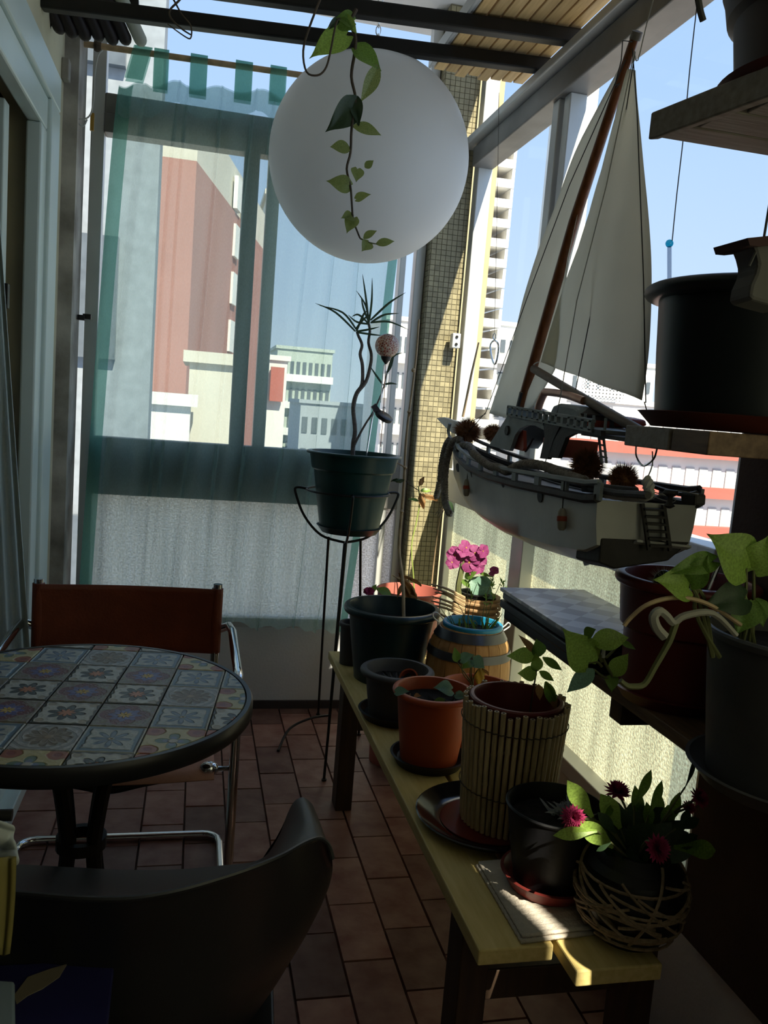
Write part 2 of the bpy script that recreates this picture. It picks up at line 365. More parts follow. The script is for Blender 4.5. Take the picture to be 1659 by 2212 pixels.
def leaf(kind, m, p, q, parent, facing=None, wid=1.0, name='leaf', label=None):
    """a leaf from its base p to its tip q, its upper face towards facing"""
    p = Vector(p); q = Vector(q); L = (q - p).length; y = (q - p).normalized()
    f = Vector(facing) if facing is not None else (EYE - p).normalized() + Vector((0, 0, 0.6))
    z = f - y * f.dot(y)
    if z.length < 1e-3: z = Vector((0, 0, 1)) - y * y.z
    z.normalize(); x = y.cross(z)
    Mw = Matrix.Translation(p) @ Matrix((x * wid, y, z)).transposed().to_4x4() @ Matrix.Scale(L, 4)
    o = bpy.data.objects.new(name, leaf_mesh(kind, m)); COL.objects.link(o); adopt(o, parent)
    o.matrix_basis = Mw if parent is None else Mw
    if label: o['label'] = label
    return o
def pl(px, py, Y): return A(px, py, y=Y)

#MARK structure
XL, XR, YE, ZC = -0.52, 1.06, 3.50, 2.95     # left wall, right glass, end wall, ceiling
def struct(name, mb, m, parent=None, **k): return tag(mb.build(name, m, parent, **k), kind='structure')
floor = struct('floor', MB().box((XL - 1.6, -1.6, -0.12), (XR + 0.10, YE + 0.12, -0.012)), grout)
tw, tl = 0.128, 0.256
tile_me = None; rr = random.Random(3)
for i in range(13):
    for j in range(-1, 14):
        x0 = XL + 0.03 + i * tw; y0 = 0.55 + j * tl * 0.9 + (tl * 0.45 if i % 2 else 0)
        x1 = min(x0 + tw - 0.0025, XR); y1 = min(y0 + tl * 0.9 - 0.0025, YE - 0.003)
        if y1 - y0 < 0.02 or x1 - x0 < 0.02: continue
        mb = MB(); h = rr.uniform(-0.001, 0.001)
        mb.add([(x0, y0, -0.012), (x1, y0, -0.012), (x1, y1, -0.012), (x0, y1, -0.012), (x0 + .002, y0 + .002, h), (x1 - .002, y0 + .002, h), (x1 - .002, y1 - .002, h), (x0 + .002, y1 - .002, h)],
               [(4, 5, 6, 7), (0, 1, 5, 4), (1, 2, 6, 5), (2, 3, 7, 6), (3, 0, 4, 7)])
        mb.build('floor_tile', terracotta, floor)
struct('ceiling', MB().box((XL - 1.6, -1.6, ZC), (XR + 0.062, YE + 0.25, ZC + 0.12)), plaster)
struct('wall_back', MB().box((XL - 1.6, -1.7, -0.1), (XR + 0.1, -1.6, ZC)), plaster)
# end wall: low parapet, window frames, glass
we = struct('wall_end', MB().box((XL - 0.05, YE, -0.1), (XR + 0.1, YE + 0.12, 0.36)), plaster)
struct('baseboard_end', MB().box((XL, YE - 0.012, 0), (XR, YE, 0.035)), mat('dark_skirting', (0.05, 0.04, 0.04), 0.6))
zT = 2.40
def framebar(mb, x0, x1, z0, z1, y0=YE, y1=YE + 0.06): mb.box((x0, y0, z0), (x1, y1, z1))
w1 = bpy.data.objects.new('window_1', None); COL.objects.link(w1); w1.location = (0.25, YE, 1.2); w1['kind'] = 'structure'
def wpart(name, m, boxes, parent, **k):
    mb = MB()
    for b_ in boxes: mb.box(*b_)
    return mb.build(name, m, parent, **k)
Y0, Y1 = YE, YE + 0.06
wpart('window_frame', alu, [((XL + 0.07, Y0, 0.36), (XL + 0.12, Y1, ZC)), ((0.86, Y0, 0.36), (0.90, Y1, ZC)), ((XL + 0.12, Y0, 0.36), (0.86, Y1, 0.40))], w1, bevel=0.003)
wpart('middle_rail', alu_dark, [((XL + 0.12, Y0 - 0.02, 0.90), (0.86, Y1, 1.13))], w1, bevel=0.004)
wpart('head_rail', alu_dark, [((XL + 0.12, Y0 - 0.02, 2.285), (0.86, Y1, 2.355)), ((XL + 0.12, Y0 - 0.01, 2.355), (0.86, Y1 - 0.004, 2.43))], w1, bevel=0.004)
wpart('mullion', alu_dark, [((0.13, Y0 - 0.015, 1.13), (0.19, Y1, 2.31))], w1, bevel=0.003)
wpart('sash_stile', alu, [((0.225, Y0 - 0.012, 1.13), (0.275, Y1 - 0.01, 2.31))], w1, bevel=0.003)
wpart('sash_stile', alu, [((0.79, Y0 - 0.012, 0.40), (0.815, Y1 - 0.01, 2.31))], w1, bevel=0.003)
for nm, xa, xb, za, zb, mm in (('pane', XL + 0.12, 0.13, 1.13, 2.31, clear), ('pane', 0.275, 0.86, 1.13, 2.31, clear), ('pane', XL + 0.12, 0.86, 2.43, ZC, clear),
                           ('frosted_pane', XL + 0.12, 0.86, 0.40, 0.90, frost_end)):
    MB().grid([[(xa, Y0 + 0.027, za), (xb, Y0 + 0.027, za)], [(xa, Y0 + 0.027, zb), (xb, Y0 + 0.027, zb)]]).build(nm, mm, w1)
# balcony railing outside the frosted panes
rl = thing('balcony_railing', 'thin upright bars showing as shadows behind the frosted glass of the end window', 'railing', (0.2, YE + 0.10, 0.36))
for k in range(9):
    x = -0.36 + k * 0.145
    MB().tube([(x, YE + 0.10, 0.3), (x, YE + 0.10, 0.93)], 0.006, 6).build('rail_bar', black_iron, rl)
MB().bar((-0.45, YE + 0.10, 0.935), (0.9, YE + 0.10, 0.935), 0.02, 0.02).build('top_rail', black_iron, rl)
# corner pillar with mosaic tiles
pil = struct('wall_corner', MB().box((0.905, YE - 0.06, -0.1), (1.055, YE + 0.16, ZC)), mosaic_grout)
ts = 0.0215; left_over = MB(); nt = 0
for fx, face in ((0, 'front'), (1, 'left')):
    nn = 7 if face == 'front' else 3
    for j in range(136):
        z0 = 0.02 + j * ts
        if z0 + ts > ZC: break
        for i in range(nn):
            g = 0.0012; o_ = 0.0025 + rr.uniform(-0.0006, 0.0006)
            if face == 'front': a = (0.905 + i * ts + g, YE - 0.06 - o_, z0 + g); b = (0.905 + (i + 1) * ts - g, YE - 0.058, z0 + ts - g)
            else: a = (0.905 - o_, YE - 0.06 + i * ts + g, z0 + g); b = (0.907, YE - 0.06 + (i + 1) * ts - g, z0 + ts - g)
            if face == 'front' and 1.05 < z0 < 1.93: MB().box(a, b).build('mosaic_tile', mosaic, pil); nt += 1
            else: left_over.box(a, b)
tag(left_over.build('mosaic_tiles_rest', mosaic, pil), kind='stuff').name = 'mosaic_facing'
# right glass wall
wr_ = struct('wall_right', MB().box((XR, -1.6, -0.1), (XR + 0.10, YE, 0.36)), plaster)
struct('wall_pillar', MB().box((XR - 0.03, 0.72, 0.30), (XR + 0.05, 1.43, ZC)), brown_wall)
w2 = bpy.data.objects.new('window_2', None); COL.objects.link(w2); w2.location = (XR, 2.2, 1.2); w2['kind'] = 'structure'
X0, X1 = XR, XR + 0.06
wpart('window_frame', alu, [((X0, 1.43, 0.36), (X1, 1.48, ZC)), ((X0, 3.38, 0.36), (X1, 3.44, ZC))], w2, bevel=0.003)
wpart('sill_rail', alu, [((X0 - 0.02, 1.43, 0.36), (X1, 3.44, 0.405))], w2, bevel=0.003)
wpart('middle_rail', alu, [((X0 - 0.025, 1.48, 0.97), (X1, 3.38, 1.10))], w2, bevel=0.004)
wpart('head_rail', alu_dark, [((X0 - 0.03, 1.48, 2.325), (X1, 3.38, 2.40))], w2, bevel=0.004)
wpart('track_rail', alu, [((X0 - 0.06, 0.9, 2.405), (X1, 3.44, 2.435))], w2, bevel=0.004)
wpart('mullion', alu, [((X0 - 0.015, 2.56, 1.10), (X1, 2.61, 2.325))], w2, bevel=0.003)
wpart('sash_stile', alu, [((X0 - 0.005, 2.50, 1.10), (X1 - 0.01, 2.545, 2.325))], w2, bevel=0.003)
wpart('lower_mullion', alu, [((X0 - 0.015, 2.50, 0.405), (X1, 2.60, 0.97))], w2, bevel=0.003)
for nm, ya, yb, za, zb, mm in (('pane', 1.48, 2.50, 1.10, 2.325, clear), ('pane', 2.61, 3.38, 1.10, 2.325, clear), ('pane', 1.48, 3.38, 2.44, ZC, clear),
                               ('frosted_pane', 1.48, 2.50, 0.405, 0.97, frost_right), ('frosted_pane', 2.60, 3.38, 0.405, 0.97, frost_right)):
    MB().grid([[(X0 + 0.027, ya, za), (X0 + 0.027, yb, za)], [(X0 + 0.027, ya, zb), (X0 + 0.027, yb, zb)]]).build(nm, mm, w2)
lt = MB().box((XR - 0.05, 3.37, 1.60), (XR - 0.015, 3.41, 1.66)).build('window_latch', alu, w2, bevel=0.003)
for zz in (1.615, 1.645): MB().lathe([(0.006, 0), (0.006, 0.004)], (XR - 0.033, 3.37, zz), 12, axis=(0, -1, 0)).build('rivet', black_iron, lt)
# unseen window added beside the camera, clear slit and frosted panes shaped for light
w3 = bpy.data.objects.new('added_window', None); COL.objects.link(w3); w3.location = (XR, 0.1, 1.8); w3['kind'] = 'structure'
wpart('window_frame', alu, [((X0, -0.70, 0.36), (X0 + 0.012, -0.68, 2.72)), ((X0, -0.52, 0.36), (X0 + 0.012, -0.50, 2.72))], w3)
MB().grid([[(X0 + 0.008, -0.68, 1.36), (X0 + 0.008, -0.52, 1.36)], [(X0 + 0.008, -0.68, 2.70), (X0 + 0.008, -0.52, 2.70)]]).build('pane', clear, w3)
struct('wall_side', MB().box((X0, -1.6, 0.36), (X0 + 0.012, 0.72, 0.80)).box((X0, -1.6, 2.35), (X0 + 0.012, -0.69, ZC)).box((X0, -0.51, 2.35), (X0 + 0.012, 0.72, ZC)).box((X0, -0.69, 2.70), (X0 + 0.012, -0.51, ZC)).box((X0, -0.69, 0.80), (X0 + 0.012, -0.51, 1.36)), plaster)
for ya_, yb_ in ((-1.6, -0.69), (-0.51, 0.72)): MB().grid([[(X0 + 0.006, ya_, 0.80), (X0 + 0.006, yb_, 0.80)], [(X0 + 0.006, ya_, 2.35), (X0 + 0.006, yb_, 2.35)]]).build('frosted_pane', frost_right, w3)
struct('trim_2', MB().box((X0 + 0.01, 0.72, 2.44), (X0 + 0.05, 1.43, ZC)), plaster)
# left wall with the door opening to the dark room
YD = 2.92; ZD = 2.17
wl = struct('wall_left', MB().box((XL - 0.10, YD, -0.1), (XL, YE + 0.12, ZC)).box((XL - 0.10, -1.6, ZD), (XL, YD, ZC)), plaster_cream)
struct('trim_3', MB().box((XL, 3.30, 0.0), (XL + 0.05, YE, ZC)), plaster_dirty)
d1 = bpy.data.objects.new('door_1', None); COL.objects.link(d1); d1.location = (XL, 2.9, 0); d1['kind'] = 'structure'
wpart('door_frame', white_frame, [((XL - 0.03, YD - 0.09, 0), (XL + 0.015, YD + 0.004, ZD - 0.061)), ((XL - 0.03, -1.2, ZD - 0.06), (XL + 0.0155, YD + 0.004, ZD + 0.039))], d1, bevel=0.006)
wpart('architrave', white_frame, [((XL - 0.0, YD + 0.005, 0), (XL + 0.028, YD + 0.16, ZD + 0.039)), ((XL - 0.0, -1.2, ZD + 0.04), (XL + 0.0285, YD + 0.16, ZD + 0.15))], d1, bevel=0.006)
wpart('door_stile', white_frame, [((XL - 0.085, YD - 0.30, 0.02), (XL - 0.045, YD - 0.24, ZD - 0.07))], d1, bevel=0.004)
wpart('door_hinge', black_iron, [((XL - 0.045, YD - 0.285, 1.53), (XL - 0.03, YD - 0.255, 1.60))], d1, bevel=0.002)
wpart('door_hinge', black_iron, [((XL - 0.045, YD - 0.285, 0.75), (XL - 0.03, YD - 0.255, 0.82))], d1, bevel=0.002)
struct('trim_4', MB().box((XL - 0.08, 0.2, 0.0), (XL + 0.035, 3.30, 0.045)).box((XL - 0.08, 0.2, 0.045), (XL - 0.01, 3.3, 0.085)), white_frame, bevel=0.004)
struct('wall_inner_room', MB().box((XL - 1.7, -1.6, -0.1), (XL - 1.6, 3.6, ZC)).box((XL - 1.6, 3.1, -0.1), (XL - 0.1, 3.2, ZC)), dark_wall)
#MARK objects

# ---------------------------------------------------------------- hanging things under the ceiling
def PX(pts, Y): return [pl(x, y, Y) for x, y in pts]
b2a, b2b = A(-40, -12, z=2.46), A(1215, 148, z=2.46)
b1a, b1b = A(300, -44, z=2.46), A(1300, 90, z=2.46)
for (p, q, lab) in ((b2a, b2b, 'dark iron beam crossing just above the white globe, lower of two'), (b1a, b1b, 'dark iron beam nearer the camera, along the top edge')):
    d = (q - p).normalized(); q = p + d * ((XR - 0.005 - p.x) / d.x); p = p - d * ((p.x - (XL + 0.0)) / d.x)
    mb = MB(); mb.bar(p, q, 0.043, 0.043)
    o = mb.build('ceiling_beam', black_iron, None, bevel=0.006); tag(o, lab, 'beam', 'beams under the ceiling')
rack = thing('slatted_rack', 'honey-coloured wooden slat platform resting on the beams at the upper right', 'rack', (0.9, 2.5, 2.49))
for k in range(8):
    x0 = 0.725 + k * 0.041; dy = rr.uniform(-0.02, 0.02)
    mb = MB().box((x0, 1.9, 2.487), (x0 + 0.036, 2.93 + dy, 2.505)); mb.build('slat', slat_wood, rack, bevel=0.002)
MB().box((0.712, 1.9, 2.490), (0.723, 2.90, 2.53)).build('edge_strip', alu, rack, bevel=0.002)
MB().box((0.70, 1.9, 2.48), (0.709, 2.90, 2.52)).build('edge_strip', alu, rack, bevel=0.002)
for yy in (2.25, 2.75): MB().box((0.72, yy, 2.506), (1.05, yy + 0.05, 2.53)).build('batten', slat_wood, rack)
# tubes at the upper left
tr = thing('tube_rack', 'row of dark round-ended tubes slanting above the door corner at upper left', 'tubes', A(200, 60, y=3.0))
for i, (x, y) in enumerate(((97, 64), (129, 70), (156, 79), (184, 85), (213, 86), (243, 94), (271, 94), (304, 97))):
    E_ = A(x, y - 10, y=3.02); P_ = A(x - 44, y - 105, y=2.98); d = (E_ - P_).normalized(); r = 0.021
    mb = MB().tube([P_, E_, E_ + d * 0.009, E_ + d * 0.016, E_ + d * 0.020], [r, r, r * 0.85, r * 0.55, r * 0.1], 14)
    o = mb.build('tube', mat('dark_brown_tube', (0.02, 0.015, 0.016), 0.5) if i < 7 else mat('pale_green_tube', (0.50, 0.53, 0.46), 0.5), tr, smooth=True)
    if i == 7: o['label'] = 'pale greenish tube at the right end'
MB().bar(A(60, -20, y=3.03), A(300, 10, y=3.03), 0.03, 0.03).build('support_bar', black_iron, tr)
# globe
gc = A(797, 345, y=2.90); gr = 218 * mpp(gc) * 0.985
gl = thing('globe_lamp', 'very large matt white globe hanging in front of the curtain', 'lamp', gc)
MB().ball(gc, gr, 64, 40).build('shade', globe_m, gl, smooth=True)
MB().lathe([(0.03, 0), (0.03, 0.03), (0.012, 0.04), (0.012, 0.05)], gc + Vector((0, 0, gr - 0.005)), 16).build('cap', chrome, gl, smooth=True)
chn = thing('lamp_chain', 'thin metal chain holding the white globe', 'chain', gc + Vector((0, 0, gr + 0.04)))
z = gc.z + gr + 0.05; k = 0
while z < ZC:
    mb = MB(); c = Vector((gc.x, gc.y, z)); pts = []
    for t in range(13):
        a = 2 * math.pi * t / 12; u = 0.008 * math.cos(a); w = 0.016 * math.sin(a)
        pts.append(c + (Vector((u, 0, w)) if k % 2 else Vector((0, u, w))))
    mb.tube(pts, 0.0018, 6, cap=False).build('link', chrome, chn, smooth=True); z += 0.025; k += 1
# pothos vine
YV = 2.30
vn = thing('pothos_vine', 'trailing pothos vine with variegated leaves hanging before the white globe', 'plant', pl(760, 60, YV))
def stem(pts, r0, r1, m, parent, name='stem', n=4, sides=6):
    c = curve(pts, n); return MB().tube(c, rads(r0, r1, len(c)), sides).build(name, m, parent, smooth=True)
stem(PX([(770, 20), (757, 50), (768, 80), (766, 115), (759, 165), (768, 212), (763, 250), (759, 285), (757, 330), (749, 365), (757, 402), (760, 440), (763, 475), (773, 503), (778, 515)], YV), 0.0052, 0.0025, stem_dark, vn)
stem(PX([(778, 515), (795, 523), (815, 527), (828, 524)], YV), 0.0025, 0.0012, stem_m, vn)
stem(PX([(695, -10), (668, 60), (655, 110), (662, 155), (685, 163), (702, 150), (712, 120), (726, 50), (735, 40)], YV - 0.03), 0.003, 0.0025, stem_dark, vn)
for kind, m_, b, t, w in (('heart', leaf_lime, (748, 76), (674, 110), .75), ('heart', leaf_g, (764, 45), (729, 32), 1.1), ('heart', leaf_g, (770, 105), (826, 140), .85),
                    ('oval', leaf_v, (817, 140), (790, 213), .7), ('heart', leaf_d, (768, 222), (716, 281), .8), ('heart', leaf_d, (768, 215), (774, 268), 0.6),
                    ('oval', leaf_v, (762, 273), (824, 280), 0.9), ('oval', leaf_v, (757, 322), (719, 310), 1.3), ('heart', leaf_v, (772, 365), (772, 387), 1.2), ('oval', leaf_v, (788, 362), (805, 348), 1.2),
                    ('heart', leaf_v, (755, 402), (711, 388), 0.9), ('heart', leaf_v, (770, 430), (797, 415), 0.9), ('heart', leaf_v, (763, 468), (741, 465), 1.2), ('heart', leaf_v, (764, 470), (750, 497), 1.0),
                    ('oval', leaf_v, (785, 515), (810, 495), 1.0), ('heart', leaf_v, (797, 524), (785, 538), 1.2), ('oval', leaf_v, (812, 527), (850, 518), 0.8), ('oval', leaf_g, (725, 45), (760, 60), 1.2),
                    ('oval', leaf_lime, (740, 30), (770, 65), 0.8), ('oval', leaf_d, (735, 35), (712, 60), 0.6)):
    leaf(kind, m_, pl(*b, YV), pl(*t, YV - 0.02), vn, facing=(rr.uniform(-.5, .5), -1, rr.uniform(-0.2, 0.5)), wid=w)
# second tendril at the top
v2 = thing('bare_tendril', 'bare looping vine tendril hanging from the beam near the upper left', 'plant', pl(385, 20, 2.5))
stem(PX([(350, -30), (372, -5), (392, 30), (412, 55), (412, 82), (398, 78), (362, 52)], 2.5), 0.003, 0.0015, stem_dark, v2)
stem(PX([(405, -20), (385, 3), (367, 22), (370, 40), (392, 62), (412, 75)], 2.5), 0.0035, 0.002, stem_dark, v2)

# ---------------------------------------------------------------- curtain and rod
YC = 3.40
rod = thing('curtain_rod', 'pale wooden curtain rod under the ceiling on the end wall', 'rod', (0, YC, 2.57))
ra, rb = Vector((XL + 0.03, YC, 2.555)), Vector((0.88, YC, 2.585))
MB().tube([ra, rb], 0.011, 12).build('pole', cane_m, rod, smooth=True)
MB().lathe([(0.016, 0), (0.02, 0.01), (0.016, 0.025)], ra + Vector((0.055, 0, 0)), 12, axis=(1, 0, 0)).build('bracket_ring', stem_dark, rod)
cu = thing('curtain', 'sheer teal tab-top curtain hanging across the end window', 'curtain', (0.15, YC, 2.4))
cr = random.Random(5)
def curtain_pt(u, v):
    """u along the width, v down"""
    xl = lerp(-0.345, -0.43, v ** 0.7); xr = lerp(0.78, 0.70, v) if v < 0.7 else lerp(0.716, 0.665, (v - 0.7) / 0.3)
    x = lerp(xl, xr, u)
    top = 2.45 + 0.08 * u + 0.012 * math.sin(u * 44) - 0.03 * math.exp(-((u - 0.02) / 0.03) ** 2)
    bot = lerp(0.42, 0.355, u) + 0.02 * abs(math.sin(u * 30))
    z = lerp(top, bot, v)
    amp = 0.012 + 0.020 * v
    y = YC + 0.012 + amp * (math.sin(u * 26 + 1.3 * math.sin(v * 3)) * 0.6 + 0.5 * math.sin(u * 61 + 2 * v) + 0.35 * math.sin(u * 17 + 5 * v))
    for c0, wd_ in ((0.075, 0.008), (0.205, 0.0035), (0.235, 0.0035), (0.44, 0.0035), (0.52, 0.004), (0.66, 0.0035), (0.78, 0.0035), (0.86, 0.004), (0.33, 0.003)):
        dd = (u - c0 - 0.012 * math.sin(v * 4 + c0 * 20)) / wd_
        y -= 0.05 * math.exp(-dd * dd) * min(1, v * 5 + .3)
    return Vector((x, y, z))
NU, NV = 620, 50
MB().grid([[curtain_pt(i / NU, j / NV) for i in range(NU + 1)] for j in range(NV + 1)]).build('panel', teal_sheer, cu, smooth=True, angle=180)
MB().grid([[curtain_pt(lerp(0.968, 1.0, i / 6), j / NV) + Vector((0, -0.004, 0)) for i in range(7)] for j in range(NV + 1)]).build('side_hem', teal_dense, cu, smooth=True, angle=180)
MB().grid([[curtain_pt(lerp(0, 0.045, i / 6), j / NV) + Vector((0, -0.004, 0)) for i in range(7)] for j in range(NV + 1)]).build('side_hem', teal_dense, cu, smooth=True, angle=180)
# folded-over heading
MB().grid([[curtain_pt(i / 190, 0) + Vector((0, -0.006, 0.004)) + Vector((0, 0, -0.10)) * j - Vector((0, 0, 0.02 * math.sin(i / 190 * 25) * j)) for i in range(191)] for j in range(2)]).build('heading', teal_sheer, cu, smooth=True, angle=180)
for (x0, x1, yb) in ((285, 330, 175), (327, 365, 195), (405, 448, 207), (502, 545, 218), (577, 618, 222), (655, 695, 235), (735, 775, 240), (812, 850, 250)):
    a = A(x0 + 3, yb, y=YC); b = A(x1 - 3, yb, y=YC); zb = a.z; zt = 2.572 + 0.02 * (a.x + .4); rows = []
    dx = -0.03 if x0 == 285 else 0.0
    for (t, yo) in ((0, -0.022), (0.35, -0.024), (0.8, -0.018), (0.95, -0.013), (1.0, 0.0), (0.95, 0.013), (0.8, 0.018), (0.35, 0.02), (0, 0.014)):
        zz = lerp(zb, zt + 0.008, t); rows.append([Vector((lerp(a.x, b.x, w) + dx * (1 - t), YC + yo, zz)) for w in (0, 0.5, 1)])
    MB().grid(rows).build('tab', teal_dense, cu, smooth=True)
# cable at the upper left
cb = thing('wall_cable', 'pale cable looping from the curtain rod down to the door corner', 'cable', pl(215, 110, 3.37))
stem(PX([(222, 108), (212, 120), (205, 160), (203, 205), (198, 240), (188, 255), (170, 257), (155, 250)], 3.33), 0.003, 0.003, string_m, cb, 'wire')
stem(PX([(188, 258), (180, 272), (168, 262), (160, 220), (145, 190)], 3.34), 0.003, 0.003, string_m, cb, 'wire')
MB().box(A(196, 245, y=3.36), A(202, 282, y=3.35)).build('connector', mat('amber_plastic', (0.35, 0.2, 0.03), 0.5), cb)
sw = thing('wall_switch', 'small beige switch box on the wall above the door', 'switch', A(133, 140, x=XL + 0.01))
MB().box(A(133, 122, x=XL), A(133, 122, x=XL) + Vector((0.025, 0.05, -0.07))).build('housing', plaster_dirty, sw, bevel=0.004)
ltc = thing('window_catch', 'black catch halfway up the window jamb by the door', 'catch', A(182, 686, y=3.40))
MB().box(A(168, 680, y=3.44), A(182, 692, y=3.42)).build('body', black_iron, ltc, bevel=0.002)
MB().box(A(180, 678, y=3.45), A(196, 690, y=3.43)).build('lever', black_iron, ltc, bevel=0.002)

# ---------------------------------------------------------------- plant stand
YS = 2.95
sc_ = A(752, 1062, y=YS); rs = 0.150
st = thing('plant_stand', 'tall thin black iron plant stand on three rods before the curtain', 'plant stand', (sc_.x, YS, 0))
zr = sc_.z; zj = A(745, 1172, y=YS).z
ringp = [(sc_.x + rs * math.cos(a), YS + rs * math.sin(a), zr) for a in [2 * math.pi * i / 48 for i in range(49)]]
MB().tube(ringp, 0.0045, 8, cap=False).build('ring', black_iron, st, smooth=True)
J = Vector((A(745, 1172, y=YS).x, YS, zj))
for k, an in enumerate((math.radians(-95), math.radians(4), math.radians(174))):
    d = Vector((math.cos(an), math.sin(an), 0)); c0 = Vector((sc_.x, YS, 0))
    arc = curve([c0 + d * 0.142 + Vector((0, 0, zr)), c0 + d * 0.185 + Vector((0, 0, zr + 0.004)), c0 + d * 0.187 + Vector((0, 0, zr - 0.02)), c0 + d * 0.15 + Vector((0, 0, zr - 0.10)), c0 + d * 0.085 + Vector((0, 0, zr - 0.165)), J], 6)
    MB().tube(arc, 0.0048, 8).build('cradle_arm', black_iron, st, smooth=True)
    t0 = c0 + d * 0.062; t0.z = zj + 0.024; t0 = J.lerp(c0 + d * 0.085 + Vector((0, 0, zr - 0.165)), 0.7)
    f0 = (A(700, 1683, z=0.006), A(775, 1585, z=0.006), A(688, 1530, z=0.03))[k]
    l_ = [t0, t0.lerp(Vector((f0.x, f0.y, 0.02)), 0.5), Vector((f0.x, f0.y, 0.02)), Vector((f0.x, f0.y, 0.004))]
    MB().tube(l_, 0.005, 8).build('leg', black_iron, st, smooth=True)
    MB().lathe([(0.009, 0), (0.009, 0.006)], (f0.x, f0.y, 0.0015), 12).build('foot_pad', black_iron, st)
ff = curve([A(712, 1545, z=0.05), A(670, 1552, z=0.05), A(625, 1575, z=0.03), A(601, 1622, z=0.006)], 6)
MB().tube(ff, 0.005, 8).build('scrolled_foot', black_iron, st, smooth=True)
MB().tube([J, Vector((A(712, 1545, z=0.05).x, A(712, 1545, z=0.05).y, 0.02))], 0.006, 8).build('center_rod', black_iron, st, smooth=True)

def pot(name, label, c, z0, z1, rb, rt, m, lip=0.006, liph=0.014, wall=0.004, soil_d=0.03, group='plant pots', tilt=None, band=0.0, soil_m=soil, parent=None, n=56, saucer=None, sau_r=None, round_rim=False, cat='pot'):
    """hollow pot with a lip; returns its empty and the soil height"""
    c = Vector((c[0], c[1], z0)); h = z1 - z0; zl = h - liph
    t = thing(name, label, cat, c, group)
    pr = [(rb - wall, 0), (rb, 0.0), (rb, 0.004)]
    if band:
        rm = lerp(rb, rt, 1 - band); pr += [(rm - 0.004, h * (1 - band)), (rm + 0.004, h * (1 - band) + 0.006), (lerp(rb, rt, 0.97) + 0.003, zl)]
    else:
        pr += [(lerp(rb, rt, 0.5), h * 0.5), (lerp(rb, rt, zl / h) - 0.001, zl)]
    if round_rim:
        for a in range(0, 9):
            an = -math.pi / 2 + math.pi * a / 8; pr.append((rt + lip * 0.35 + math.cos(an) * lip, h - liph * 0.5 + math.sin(an) * liph * 0.5))
    else: pr += [(rt + lip, zl + 0.001), (rt + lip + 0.001, zl + 0.004), (rt + lip + 0.001, h - 0.003), (rt + lip - 0.002, h)]
    pr += [(rt - wall, h), (rt - wall - 0.002, h - 0.004), (lerp(rb, rt, 0.5) - wall, h * 0.5), (rb - 2 * wall, 0.006), (0.001, 0.006), (0.001, 0)]
    MB().lathe(pr, c, n, close=True).build('body', m, t, smooth=True, angle=35)
    if soil_m is not None:
        hs = h - soil_d; r_ = lerp(rb, rt, hs / h) - wall * 1.0 - 0.001; rows = []
        k = 10; mb = MB(); ring = []
        for i in range(k):
            q = i / (k - 1)
            rows.append([(c.x + r_ * q * math.cos(a), c.y + r_ * q * math.sin(a), c.z + hs + (rr.uniform(-0.003, 0.003) if i < k - 1 else 0)) for a in [2 * math.pi * j / 30 for j in range(30)]])
        for i in range(k): rows[i].append(rows[i][0])
        mb.grid(rows).build('soil', soil_m, t, smooth=True, angle=180)
    if saucer is not None:
        sr = sau_r or rb * 1.3
        MB().lathe([(sr * 0.82, -0.012), (sr * 0.86, -0.012), (sr, 0.010), (sr + 0.003, 0.012), (sr - 0.003, 0.013), (sr * 0.84, -0.001), (0.001, -0.001), (0.001, -0.012)], c, n, close=True).build('saucer', saucer, t, smooth=True, angle=40)
    return t, c.z + h - soil_d

pc = A(765, 1145, y=YS); zt = A(767, 978, y=YS).z
gp, zs = pot('dracaena_pot', 'dark green plastic pot in the iron plant stand, dracaena in it', (A(767, 978, y=YS).x - 0.002, YS), zt - 0.278, zt, 0.108, 0.158, green_plastic, lip=0.012, liph=0.01, band=0.24, soil_d=0.05, group='green pots', saucer=bluegreen_plastic, sau_r=0.116)
dr = thing('dracaena', 'spindly dracaena with three bending grey trunks in the green stand pot', 'plant', Vector((pc.x, YS, zs)))
base = pl(763, 985, YS); base.z = zs
stem([base] + PX([(763, 960), (767, 930), (763, 880), (770, 850), (782, 830), (783, 790), (778, 765), (782, 745), (774, 725), (771, 716)], YS), 0.0085, 0.0045, trunk_m, dr, 'trunk')
stem(PX([(763, 880), (771, 850), (790, 825), (800, 790), (802, 765), (796, 740), (799, 715), (796, 697)], YS - 0.005), 0.0075, 0.0045, trunk_m, dr, 'trunk')
stem(PX([(764, 965), (776, 940), (790, 915), (806, 890), (820, 860), (829, 835), (836, 805), (845, 780)], YS - 0.01), 0.005, 0.002, trunk_m, dr, 'trunk')
